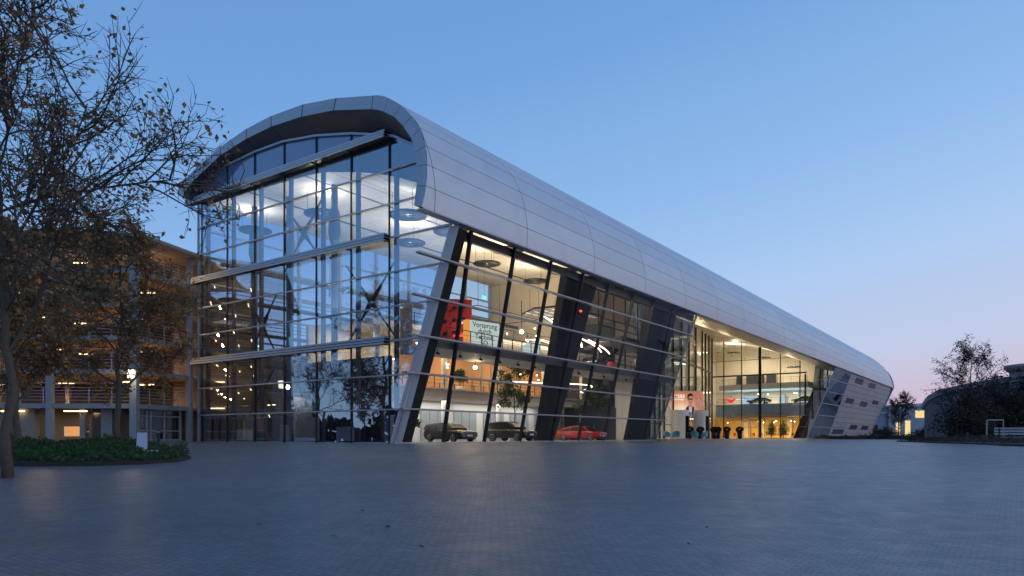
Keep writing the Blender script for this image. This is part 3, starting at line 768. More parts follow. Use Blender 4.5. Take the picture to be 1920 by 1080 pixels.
# ------------------------------------------------------------------ trees
def tree(name, label, loc, H, crown, trunk_r, lean=(0, 0), n1=9, n2=8, n3=7, n4=5, leaves=4, leafsize=.12, lm='leaf_brown', bark='bark', seed=1, clear=.28, group=None, cat='tree', twig=.012, parts=('trunk', 'crown'), leafstart=0.):
    """crown = (cx, cy, cz, rx, rz) relative to the base"""
    rnd = random.Random(seed); T = thing(name, label, cat, loc, 0, group)
    tb = MB(); lb = MB(); cx, cy, cz, rx, rz = crown; Cc = Vector((cx, cy, cz))
    def inside(p):
        q = p - Cc; return (q.x / rx) ** 2 + (q.y / rx) ** 2 + (q.z / rz) ** 2
    def rv(a=1.): return Vector((rnd.gauss(0, a), rnd.gauss(0, a), rnd.gauss(0, a)))
    top = Vector((lean[0], lean[1], H * .8)); tp = []
    K = 9
    for k in range(K + 1):
        t = k / K; p = Vector((0, 0, -.2)).lerp(top, t) + (rv(.006 * H) if 0 < k else Vector()); tp.append(p)
    rr = [trunk_r * (1.25 if k == 0 else 1) * (1 - .85 * k / K) + .01 for k in range(K + 1)]
    tb.tube(tp, rr, 9)
    def branch(p, d, L, r, segs, up):
        pts = [p]; d = d.normalized(); q = p
        for k in range(segs):
            d = (d + rv(.2) + Vector((0, 0, up))).normalized(); q = q + d * (L / segs)
            if inside(q) > 1.1: d = (d + (Cc - q).normalized() * .55).normalized()
            pts.append(q)
        tb.tube(pts, [r * (1 - .65 * k / segs) for k in range(segs + 1)], 5 if r > .03 else 3, cap=False)
        return pts
    def leaf(p):
        if rnd.random() < leafstart: return
        s = leafsize * rnd.uniform(.6, 1.3); a = rv().normalized(); b = a.cross(rv()).normalized(); c = a.cross(b)
        p = p + rv(leafsize * .8)
        lb.poly([p, p + (a + b * .55) * s, p + a * s * 1.5 + c * s * .25, p + (a - b * .55) * s])
    for i in range(n1):
        t = clear + (1 - clear) * (i + rnd.random() * .6) / n1; k = min(int(t * K), K - 1); p = tp[k].lerp(tp[k + 1], t * K - k)
        az = i * 2.4 + rnd.random() * .8; sp = rnd.uniform(.75, 1.1)
        d = Vector((math.cos(az), math.sin(az), .55 + .7 * t))
        L = rx * sp * (1.05 - .35 * t); b1 = branch(p, d, L, max(.02, rr[k] * .55), 5, .06)
        for j in range(n2):
            u = .25 + .75 * (j + rnd.random()) / n2; kk = min(int(u * 5), 4); q = b1[kk].lerp(b1[kk + 1], u * 5 - kk)
            d2 = (b1[kk + 1] - b1[kk]).normalized() + rv(.65) + Vector((0, 0, .2))
            dens = rnd.choice((.15, .5, 1., 2.3))
            b2 = branch(q, d2, L * rnd.uniform(.35, .6), max(twig * 1.8, rr[k] * .2), 4, .05)
            for m in range(n3):
                u = .2 + .8 * (m + rnd.random()) / n3; kk = min(int(u * 4), 3); q = b2[kk].lerp(b2[kk + 1], u * 4 - kk)
                d3 = (b2[kk + 1] - b2[kk]).normalized() + rv(.75)
                b3 = branch(q, d3, L * rnd.uniform(.16, .34), twig, 3, .04)
                for _ in range(int(leaves * dens + rnd.random())): leaf(b3[rnd.randint(1, 3)])
                for o in range(n4):
                    q = b3[rnd.randint(0, 2)].lerp(b3[3], rnd.random() * .6)
                    b4 = branch(q, (b3[3] - b3[0]).normalized() + rv(.7), L * rnd.uniform(.07, .16), twig * .7, 2, .02)
                    for _ in range(int(max(1, leaves / 2) * dens + rnd.random())): leaf(b4[rnd.randint(1, 2)])
    tb.build(parts[0], bark, T)
    if lb.f: lb.build(parts[1], lm, T)
    return T
g = lambda x, y: (x, y, G(y))
tree('plane_tree', 'large half-bare plane tree at the left edge with dense dark twigs', g(-14.6, 20.5), 15.6, (-1.1, .5, 8.7, 6.4, 6.6), .13, lean=(-.7, .6), n1=17, n2=10, n3=8, n4=4, leaves=1, leafsize=.105, seed=9, clear=.30, twig=.019, leafstart=.1)
tree('plane_tree', 'brown-leaved plane tree between the planting bed and the car park', g(-25.6, 46.), 15.5, (0, 0, 9.6, 5.2, 6.2), .2, n1=13, n2=9, n3=8, n4=4, leaves=4, leafsize=.15, seed=12, clear=.25, twig=.014)
tree('plane_tree', 'brown-leaved plane tree far left, its lower branches over the planting bed', g(-23.5, 33.5), 10.5, (-1.2, 0, 6.9, 3.8, 3.6), .17, n1=11, n2=9, n3=7, n4=4, leaves=5, leafsize=.13, seed=21, clear=.3, twig=.013)
tree('small_tree', 'small half-bare tree in front of the dark building on the right', g(38.9, 60.), 8.2, (0, .2, 5.3, 3.3, 2.9), .1, n1=13, n2=8, n3=6, n4=3, leaves=1, leafsize=.09, lm='leaf_dark', bark='bark_dark', seed=33, clear=.28, twig=.014)
tree('small_tree', 'small half-bare tree before the pale blue building at the end of the hall', g(60.2, 110.), 6.8, (0, .2, 4.4, 3.0, 2.6), .1, n1=11, n2=8, n3=6, n4=3, leaves=1, leafsize=.12, lm='leaf_dark', bark='bark_dark', seed=35, clear=.25, twig=.018)
TW = random.Random(5); mb = MB()
for k in range(5000):
    a = TW.uniform(2.2, 3.9); rr = 170 + TW.uniform(-6, 6); hh = 7 + 3 * math.sin(a * 23) + 2 * math.sin(a * 61)
    p = Vector((rr * math.cos(a), rr * math.sin(a), hh * TW.random())); A = Vector((TW.gauss(0, 1), TW.gauss(0, 1), TW.gauss(0, 1))).normalized(); B = A.orthogonal()
    mb.poly([p, p + A * 1.2 + B, p + A * 2.4, p + A * 1.2 - B])
tag(mb.build('distant_wood', 'leaf_dark'), 'dark line of far trees to the left, mirrored low in the front glass', 'wood', kind='stuff')
tree('bare_tree', 'bare street tree well to the left of the car park, mirrored in the front glass', g(-58, 49.5), 12.5, (0, 0, 7.8, 4.8, 4.8), .16, n1=11, n2=8, n3=6, n4=3, leaves=1, leafsize=.12, lm='leaf_dark', bark='bark_dark', seed=51, clear=.25, twig=.02)
tree('bare_tree', 'second bare street tree, farther left, mirrored low in the front glass', g(-84, 40.), 10.5, (0, 0, 6.6, 4.6, 4.2), .15, n1=10, n2=7, n3=6, n4=2, leaves=2, leafsize=.2, lm='leaf_dark', bark='bark_dark', seed=52, clear=.25, twig=.03)
# shrubs by the small tree
def shrub(name, label, loc, r, h, n, lm, size, seed, group=None, cat='shrub'):
    rnd = random.Random(seed); T = thing(name, label, cat, loc, 0, group); mb = MB(); st = MB()
    for k in range(8):
        a = k * .8; st.tube([(0, 0, -.1), (r * .35 * math.cos(a), r * .35 * math.sin(a), h * .4), (r * .7 * math.cos(a), r * .7 * math.sin(a), h * .75)], [.03, .02, .01], 4)
    for _ in range(n):
        a = rnd.random() * 6.28; u = rnd.random() ** .45; ph = rnd.uniform(-.1, 1) * math.pi / 2
        p = Vector((r * u * math.cos(a) * math.cos(ph), r * u * math.sin(a) * math.cos(ph), max(.03, h * (.25 + .75 * u * math.sin(ph)))))
        p *= (1 + .18 * math.sin(3 * a + 5 * ph)); A = Vector((rnd.gauss(0, 1), rnd.gauss(0, 1), rnd.gauss(0, 1))).normalized(); B = A.orthogonal().normalized()
        s = size * rnd.uniform(.6, 1.3); mb.poly([p, p + (A + B * .5) * s, p + A * 1.6 * s, p + (A - B * .5) * s])
    st.build('stem', 'bark_dark', T); mb.build('foliage', lm, T); return T
shrub('evergreen_shrub', 'dark rounded shrub at the foot of the small tree on the right', g(37.2, 58), 2.5, 3.9, 3500, 'leaf_dark', .16, 3)
shrub('evergreen_shrub', 'wide dark shrub before the stone building at the right edge', g(45., 62), 3.6, 5.6, 4500, 'leaf_dark', .2, 4)
shrub('evergreen_shrub', 'tall dark shrub by the narrow posts, right of the small tree', g(41.3, 60.8), 2.6, 5.0, 3500, 'leaf_dark', .18, 44)
shrub('evergreen_shrub', 'low dark shrub on the left near the pale blue building', g(57., 108), 2.4, 1.6, 1200, 'leaf_dark', .2, 5)
shrub('evergreen_shrub', 'low dark shrub right of the tree by the pale blue building', g(63.5, 109), 2.6, 1.5, 1200, 'leaf_dark', .2, 6)

# ------------------------------------------------------------------ planting bed on the left
def bed(name, label, outline, h, n, size, mat, seed, kerb=.12):
    rnd = random.Random(seed)
    T = thing(name, label, 'planting bed', (0, 0, 0))
    sb = MB()
    cx = sum(p[0] for p in outline) / len(outline); cy = sum(p[1] for p in outline) / len(outline)
    for i in range(len(outline)):
        a = outline[i]; b = outline[(i + 1) % len(outline)]
        sb.poly([(cx, cy, G(cy) + kerb), (a[0], a[1], G(a[1]) + kerb), (b[0], b[1], G(b[1]) + kerb)])
        sb.poly([(a[0], a[1], G(a[1]) - .1), (b[0], b[1], G(b[1]) - .1), (b[0], b[1], G(b[1]) + kerb), (a[0], a[1], G(a[1]) + kerb)])
    sb.build('soil', 'soil', T)
    def ins(x, y):
        c = False; j = len(outline) - 1
        for i in range(len(outline)):
            xi, yi = outline[i]; xj, yj = outline[j]
            if (yi > y) != (yj > y) and x < (xj - xi) * (y - yi) / (yj - yi) + xi: c = not c
            j = i
        return c
    x0, x1 = min(p[0] for p in outline), max(p[0] for p in outline); y0, y1 = min(p[1] for p in outline), max(p[1] for p in outline)
    mb = MB(); k = 0
    while k < n:
        x, y = rnd.uniform(x0, x1), rnd.uniform(y0, y1)
        if not ins(x, y): continue
        k += 1
        hh = h * (.55 + .45 * math.sin(x * 1.1 + 1.3 * math.sin(y * .5)) * math.sin(y * .9 + x * .3)) * (.6 + .4 * math.sin(5 * x) * math.sin(4.3 * y))
        p = Vector((x, y, G(y) + kerb + hh * rnd.random() ** .6)); A = Vector((rnd.gauss(0, 1), rnd.gauss(0, 1), abs(rnd.gauss(0, 1)))).normalized(); B = A.orthogonal().normalized()
        s = size * rnd.uniform(.6, 1.4); mb.poly([p, p + (A + B * .5) * s, p + A * 1.6 * s, p + (A - B * .5) * s])
    o = mb.build('ground_cover', mat, T); o['kind'] = 'stuff'
    return T
bed('planting_bed', 'rounded bed of low green ground cover beneath the trees on the left',
    [(-30, 27.5), (-22, 25.6), (-17, 24.7), (-14.6, 24.9), (-13.2, 25.8), (-12.7, 27), (-13., 28.6), (-14.5, 31), (-17.5, 35), (-21, 38.5), (-27, 40), (-34, 38)], .62, 42000, .075, 'hedge', 9)
bed('planting_bed', 'long dark bed of low plants in front of the stone building on the right',
    [(34.8, 64), (27.8, 40), (30, 36.5), (52, 36.5), (60, 62), (44, 66)], .55, 16000, .11, 'leaf_dark', 10, kerb=.1)
bed('planting_bed', 'dark strip of low plants at the far end of the hall',
    [(50., 118), (49.5, 105), (66, 104), (68, 118)], .7, 6000, .16, 'leaf_dark', 11, kerb=.1)

# ------------------------------------------------------------------ fallen leaves
for i, (x, y, m, lab) in enumerate([(-4.32, 12.11, 'o', 'orange fallen leaf alone on the left of the paving'), (-2.9, 13.73, 'd', 'dark fallen leaf farthest from the viewer, on the paving'), (-2.07, 11.83, 'd', 'dark curled leaf just right of the farthest one'),
                                  (-2.77, 10.97, 'p', 'pale thin leaf lying between the orange and the dark ones'), (-1.28, 10.07, 'd', 'long dark leaf nearest the viewer on the paving'), (3.23, 11.72, 'd', 'tiny dark leaf on the right half of the paving'), (2.56, 10.27, 'd', 'tiny dark leaf on the right half, the nearer one')]):
    rnd = random.Random(i); mb = MB(); pts = []; r = .055 if m != 'p' else .05
    if i > 4: r = .025
    for k in range(14):
        a = 2 * math.pi * k / 14; rr = r * (1 if k % 2 else .62) * rnd.uniform(.85, 1.15)
        pts.append((rr * math.cos(a), rr * math.sin(a) * .7, .012 + .02 * rnd.random()))
    for k in range(14): mb.poly([(0, 0, .008), pts[k], pts[(k + 1) % 14]])
    mt = plain('leaf_' + m, {'o': (.42, .16, .05), 'd': (.035, .022, .018), 'p': (.35, .22, .18)}[m], .8)
    tag(mb.build('fallen_leaf', mt, None, (x, y, G(y)), (0, 0, i * 1.3)), lab, 'leaf')

# ------------------------------------------------------------------ car park (left)
A0 = Vector((-28.15, 62.0, 0)); A1 = Vector((-29.75, 55.7, 0)); A2 = Vector((-55., 53.2, 0))
GR = thing('parking_garage', 'open multi-storey car park with warm lit decks at the left', 'car park', A1)
def gl(p): return (p[0] - A1.x, p[1] - A1.y)
FOOT = [gl(A2), gl(A1), gl(A0), gl((-27.9, 66)), gl((-29.5, 76)), gl((-56, 76))]
def shrink(m): return [(x * 1.0 + (m if x < -10 else -m * .9), y + (m if y < 10 else -m)) for x, y in FOOT]
def seg(a, b): return (Vector(gl(a) + (0,)), Vector(gl(b) + (0,)))
SEGS = [seg(A0, A1), seg(A1, A2)]
LV = [2.75, 5.45, 8.1, 10.75, 13.4]
for z in LV:
    mb = MB(); mb.prism(shrink(.15), z, z + .25); o = mb.build('parking_deck', 'brown', GR)
    for a, b in SEGS:
        mb = MB(); mb.beam(a + Vector((0, 0, z + .13)), b + Vector((0, 0, z + .13)), .16, .38); mb.build('deck_edge', 'conc_grey', o)
        mb = MB(); L = (b - a).length
        for h in (.25, .5, .75, 1.0, 1.25, 1.6): mb.beam(a + Vector((0, 0, z + .32 + h)), b + Vector((0, 0, z + .32 + h)), .04, .03)
        n = int(L / 1.6)
        for k in range(n + 1): c = a.lerp(b, k / n); mb.beam(c + Vector((0, 0, z + .3)), c + Vector((0, 0, z + 1.5)), .05, .05, up=(0, 1, 0))
        mb.build('cable_railing', 'alu', GR)
    mb = MB()
    for k in range(8): x = -1.6 - k * 3.1; mb.span((x, .6, z - .42), (x + .28, 18, z))
    mb.build('deck_beam', 'concrete', GR)
mb = MB(); mb.prism([(x * 1.01 + (1. if x > -10 else 0), y + (-.9 if y < 10 else 0)) for x, y in FOOT], 16.0, 16.25); mb.build('roof_slab', 'stone', GR)
mb = MB(); mb.span((1.2, 5.6, 12.55), (2.3, 6.6, 12.85)); mb.build('roof_bracket', 'conc_grey', GR)
for c, w in ((Vector((1.55, 6.1, 0)), .22), (Vector((.05, -.05, 0)), .27), (Vector((-6.2, -.65, 0)), .22), (Vector((-12.4, -1.27, 0)), .22), (Vector((-18.6, -1.9, 0)), .22)):
    mb = MB(); mb.span((c.x - w, c.y - w, 0), (c.x + w, c.y + w, 16)); mb.build('facade_post', 'grey', GR)
for x in (-4, -10, -16):
    mb = MB(); mb.span((x - .2, 7.5, 0), (x + .2, 7.9, 16)); mb.build('inner_post', 'concrete', GR)
mb = MB(); mb.span((-26, 14., 0), (-.5, 14.4, 16)); mb.build('back_wall', 'concrete', GR)
mb = MB(); mb.span((-1., 8.5, 0), (1.4, 8.8, 16)); mb.build('end_wall', 'concrete', GR)
mb = MB(); mb.span((-25.9, -2.3, 0), (-25.5, 20, 16)); mb.build('end_wall', 'concrete', GR)
rnd = random.Random(4)
for z in LV + [16.]:
    if z == LV[0]: continue
    for k in range(4):
        for d in ((2.2, 5.5) if (k + int(z)) % 2 else (3.6,)):
            x = -1.6 - k * 6. + rnd.uniform(-.5, .5)
            mb = MB(); mb.box((x, d, z - .5), (1.5, .1, .08)); mb.build('tube_light', 'tube', GR)
    for k in range(3): light('AREA', 'deck_light', (A1.x - 3 - 8 * k, A1.y + 5., z - .6), 260, (1, .66, .34), 2.2, .14)
# glazed shop at ground level by the passage
sa, sb_ = SEGS[0]; dv_ = (sb_ - sa).normalized(); nv_ = Vector((dv_.y, -dv_.x, 0)); nv_ = nv_ if nv_.x < 0 else -nv_
def sp_(x, d, z): p = sa + dv_ * x + nv_ * d; return Vector((p.x, p.y, z))
mb = MB(); mb.poly([sp_(.6, .65, .2), sp_(5.9, .65, .2), sp_(5.9, .65, 2.7), sp_(.6, .65, 2.7)]); mb.build('shop_glazing', 'gl_dark', GR)
mb = MB()
for x in (.6, 2.5, 4.1, 4.5, 5.9): mb.beam(sp_(x, .6, .1), sp_(x, .6, 2.7), .1, .2, up=(0, 1, 0))
for z in (.2, .95, 2.15, 2.68): mb.beam(sp_(.6, .6, z), sp_(5.9, .6, z), .2, .08)
mb.build('shop_frame', 'alu_lt', GR)
mb = MB(); mb.beam(sp_(.3, .6, .07), sp_(6.1, .6, .07), .6, .15); mb.build('shop_plinth', 'conc_grey', GR)
mb = MB(); mb.beam(sp_(.6, 4.6, 1.4), sp_(6., 4.6, 1.4), .2, 2.6); mb.build('shop_back_wall', 'stone', GR)
mb = MB(); mb.beam(sp_(1.5, 2.6, .6), sp_(3.4, 2.6, .6), .5, 1.1); mb.build('shop_counter', 'conc_grey', GR)
for x, w in ((-2.2, .9), (-4.4, .4), (-8.4, 1.2), (-11, .6), (-14.6, 1.3), (-17.5, .5)):
    mb = MB(); mb.span((x - w, .8, 0), (x, 1.4, 2.7)); mb.build('ground_pier', 'conc_grey', GR)
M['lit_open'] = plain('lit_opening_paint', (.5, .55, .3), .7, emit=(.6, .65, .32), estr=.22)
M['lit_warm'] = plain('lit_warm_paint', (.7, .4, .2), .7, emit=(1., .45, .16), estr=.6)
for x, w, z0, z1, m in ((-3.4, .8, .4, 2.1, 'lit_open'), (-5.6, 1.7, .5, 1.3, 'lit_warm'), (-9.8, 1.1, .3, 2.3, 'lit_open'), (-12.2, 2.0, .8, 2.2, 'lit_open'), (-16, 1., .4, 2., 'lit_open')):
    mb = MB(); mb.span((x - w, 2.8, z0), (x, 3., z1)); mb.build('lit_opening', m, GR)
mb = MB(); mb.span((-25, 4.2, 0), (-1.2, 4.5, 2.7)); mb.build('ground_back_wall', 'stone', GR)
for x in (-5., -10., -16.):
    mb = MB(); mb.box((x, .6, 2.5), (1.8, .15, .08)); mb.build('tube_light', 'tube', GR)
    light('AREA', 'shop_light', (A1.x + x, A1.y + 2.2, 2.4), 22, (1, .75, .4), 2, 1)
# lamp on the post between the garage bays
wp = Vector((A1.x + .1, A1.y - .65, 0))
LT = thing('wall_lantern', 'lit box lantern on the grey post of the car park', 'lantern', (wp.x, wp.y, 5.35), 0)
mb = MB(); mb.lathe([(.02, -.35), (.26, -.3), (.28, .2), (.2, .33), (.02, .36)], n=14); mb.build('lamp_glass', 'lantern', LT)
mb = MB(); mb.lathe([(.02, .36), (.3, .36), (.3, .42), (.02, .46)], n=14); mb.span((-.06, -.1, -.06), (.06, .5, .02)); mb.build('lamp_hood', 'steel', LT)
light('POINT', 'lantern_light', (wp.x + .2, wp.y - .6, 5.2), 70, (1, .85, .6), .2)
# passage between the car park and the hall
PW = thing('passage_wall', 'dark end wall of the passage between car park and hall', 'wall', (-29.6, 70, 0), 0)
mb = MB(); mb.span((-2, 0, 0), (4, .4, 14)); mb.build('wall', 'concrete', PW)
mb = MB()
for z in (3.2, 5.8, 8.4): mb.span((-.5, -.12, z), (1.2, -.05, z + .1))
mb.build('tube_light', 'tube', PW)
light('AREA', 'passage_light', (-28.9, 67, 6), 60, (1, .7, .35), 2, 2, rot=(R(70), 0, 0))

AX = thing('rear_annex', 'dark low annex with warm lit floors, seen through the hall on its left side', 'building', W(6, 30, 0), TH)
mb = MB(); mb.span((0, 0, 0), (60, 8, 9.4)); mb.build('wall', 'stone', AX)
for z in (2.9, 5.6, 8.3):
    mb = MB(); mb.span((-.1, -.3, z), (60, -.02, z + .3)); mb.build('floor_edge', 'concrete', AX)
    for k in ((0, 2) if z < 3 else (1,) if z < 6 else (0, 3)):
        mb = MB(); mb.span((2 + k * 8, -.06, z - .75), (3.4 + k * 8, -.01, z - .66)); mb.build('strip_light', 'tube', AX)
# bollards and sign
for x, y, lab in ((-27.1, 54.2, 'dark post bollard before the car park shop window'), (-30.0, 50.0, 'dark post bollard left of the car park shop')):
    T = thing('bollard', lab, 'bollard', (x, y, 0)); mb = MB(); mb.lathe([(.1, 0), (.1, .95), (.085, .98), (.0, 1.0)], n=14); mb.build('post', 'steel', T)
    mb = MB(); mb.lathe([(.105, .78), (.105, .88)], n=14); mb.build('band', 'alu', T)
y = 29.3; T = thing('information_board', 'small pale tilted information board standing at the tip of the planting bed', 'sign', (-15.35, y, G(y)), R(10))
mb = MB(); mb.hexa([(-.2, -.02, .35), (.22, -.02, .35), (.22, .02, .35), (-.2, .02, .35), (-.26, .28, 1.05), (.12, .28, 1.05), (.12, .32, 1.05), (-.26, .32, 1.05)]); mb.build('panel', 'alu_lt', T)
mb = MB(); mb.span((-.3, -.15, .26), (.85, .1, .32)); mb.build('shelf', 'white', T)
mb = MB(); mb.span((-.03, .05, 0), (.03, .1, .4)); mb.build('leg', 'steel', T)

# ------------------------------------------------------------------ right-hand buildings
SBD = thing('stone_building', 'low dark building with sloping curved roof at the right edge', 'building', (38.5, 66, 0), 0)
mb = MB()
mb.poly([(0, 0, 0), (26, -6, 0), (26, -6, 7.), (7, -1.6, 5.6), (1.2, -.2, 4.6), (0, 0, 4.)])
mb.poly([(0, 0, 0), (0, 0, 4.), (12., 14, 4.), (12., 14, 0)]); mb.build('wall', 'stone', SBD)
mb = MB(); prof = [(-.5, 3.5), (0, 4.25), (.8, 4.75), (3, 5.3), (7.3, 6.05), (12, 6.6), (27, 8.2)]
for i in range(len(prof) - 1):
    a, b = prof[i], prof[i + 1]; ya = -.23 * a[0] - .5; yb = -.23 * b[0] - .5
    mb.hexa([(a[0], ya, a[1] - .5), (b[0], yb, b[1] - .5), (b[0] + 14, yb + 16, b[1] - .5), (a[0] + 14, ya + 16, a[1] - .5), (a[0], ya, a[1]), (b[0], yb, b[1]), (b[0] + 14, yb + 16, b[1] + 1.2), (a[0] + 14, ya + 16, a[1] + .3)])
mb.build('roof', 'roofdark', SBD)
mb = MB(); mb.tube([(7.2, -2.6, 0), (7.2, -2.6, 6.6)], .95, 16); mb.lathe([(.95, 6.2), (1.35, 6.55), (1.35, 6.85), (.2, 7.0)], (7.2, -2.6, 0), 20); mb.build('round_tower', 'stone', SBD)
for x in (1.2, 3.1):
    mb = MB(); mb.span((x, -.9 - .2 * x, 0), (x + .35, -.55 - .2 * x, 4.2)); mb.build('pilaster', 'stone_blue', SBD)
for x, z in ((4.2, 1.2), (5.6, 1.2), (9., 1.2), (11, 1.3), (13, 1.3)):
    mb = MB(); mb.span((x, -.35 - .25 * x, z), (x + .9, -.2 - .25 * x, z + 1.5)); o = mb.build('window', 'car_glass', SBD)
    mb = MB(); mb.span((x - .06, -.3 - .25 * x, z - .1), (x + .96, -.18 - .25 * x, z)); mb.build('sill', 'stone_blue', o)
BBD = thing('pale_building', 'pale blue-grey low building with two lit doorways, beyond the hall end', 'building', (98, 200, 0), 0)
mb = MB(); mb.span((0, 0, 0), (8, 20, 6.8)); mb.span((8, -1, 0), (26, 18, 8.8)); mb.build('wall', 'stone_blue', BBD)
mb = MB(); mb.hexa([(7.8, -1.5, 8.8), (26.5, -1.5, 8.8), (26.5, 18, 8.8), (7.8, 18, 8.8), (9, -1.5, 9.3), (26.5, -1.5, 10), (26.5, 18, 10), (9, 18, 9.3)]); mb.span((-.3, -.4, 6.8), (8, 20, 7.2)); mb.build('roof', 'alu', BBD)
for x, z, w, h in ((10, 0, 1.1, 4.2), (12.6, 0, 1.4, 4.8), (15.5, 5.6, 2.4, 2.0)):
    mb = MB(); mb.span((x, -1.15, z), (x + w, -1.02, z + h)); mb.build('lit_window', glow('warm_window_%d' % int(x), (1, .72, .32), 1.0), BBD)
for x in (1.5, 4., 18., 21.):
    mb = MB(); mb.span((x, -.15 if x < 8 else -1.15, 1.), (x + 1.4, .02, 3.6)); mb.build('window', 'car_glass', BBD)
# slatted bench-like planters and signpost on the right
T = thing('bench', 'pale slatted bench at the right edge before the stone building', 'bench', (35.2, 51., .0), R(-8))
mb = MB()
for k in range(4): mb.span((0, k * .18, .42), (2.9, k * .18 + .13, .47))
mb.build('seat', 'grey', T)
mb = MB()
for k in range(3): mb.span((0, .78, .6 + k * .2), (2.9, .82, .74 + k * .2))
mb.build('backrest', 'grey', T)
for x in (.3, 2.6):
    mb = MB(); mb.span((x, .05, 0), (x + .08, .12, .42)); mb.span((x, .74, 0), (x + .08, .78, 1.1)); mb.build('leg', 'steel', T)
T = thing('gate_frame', 'thin pale post-and-rail frame beside the dark shrubs', 'frame', (36.9, 55., 0), 0)
mb = MB(); mb.span((0, 0, 0), (.09, .09, 1.8)); mb.build('post', 'grey', T); mb = MB(); mb.span((1.3, 0, 0), (1.36, .06, 1.8)); mb.build('post', 'grey', T)
mb = MB(); mb.span((.09, 0, 1.74), (1.3, .06, 1.8)); mb.build('rail', 'alu', T)
# distant low wood behind the right buildings
rnd = random.Random(77); mb = MB()
for k in range(6000):
    x = rnd.uniform(60, 560); hh = 3 + 2. * math.sin(x * .05) + 1.5 * math.sin(x * .13)
    p = Vector((x, 420 + rnd.uniform(-10, 10), abs(hh) * rnd.random())); A = Vector((rnd.gauss(0, 1), rnd.gauss(0, 1), rnd.gauss(0, 1))).normalized(); B = A.orthogonal()
    mb.poly([p, p + A * 2 + B, p + A * 3, p + A * 2 - B])
tag(mb.build('distant_wood', 'leaf_dark'), 'dark low line of far trees on the horizon', 'wood', kind='stuff')

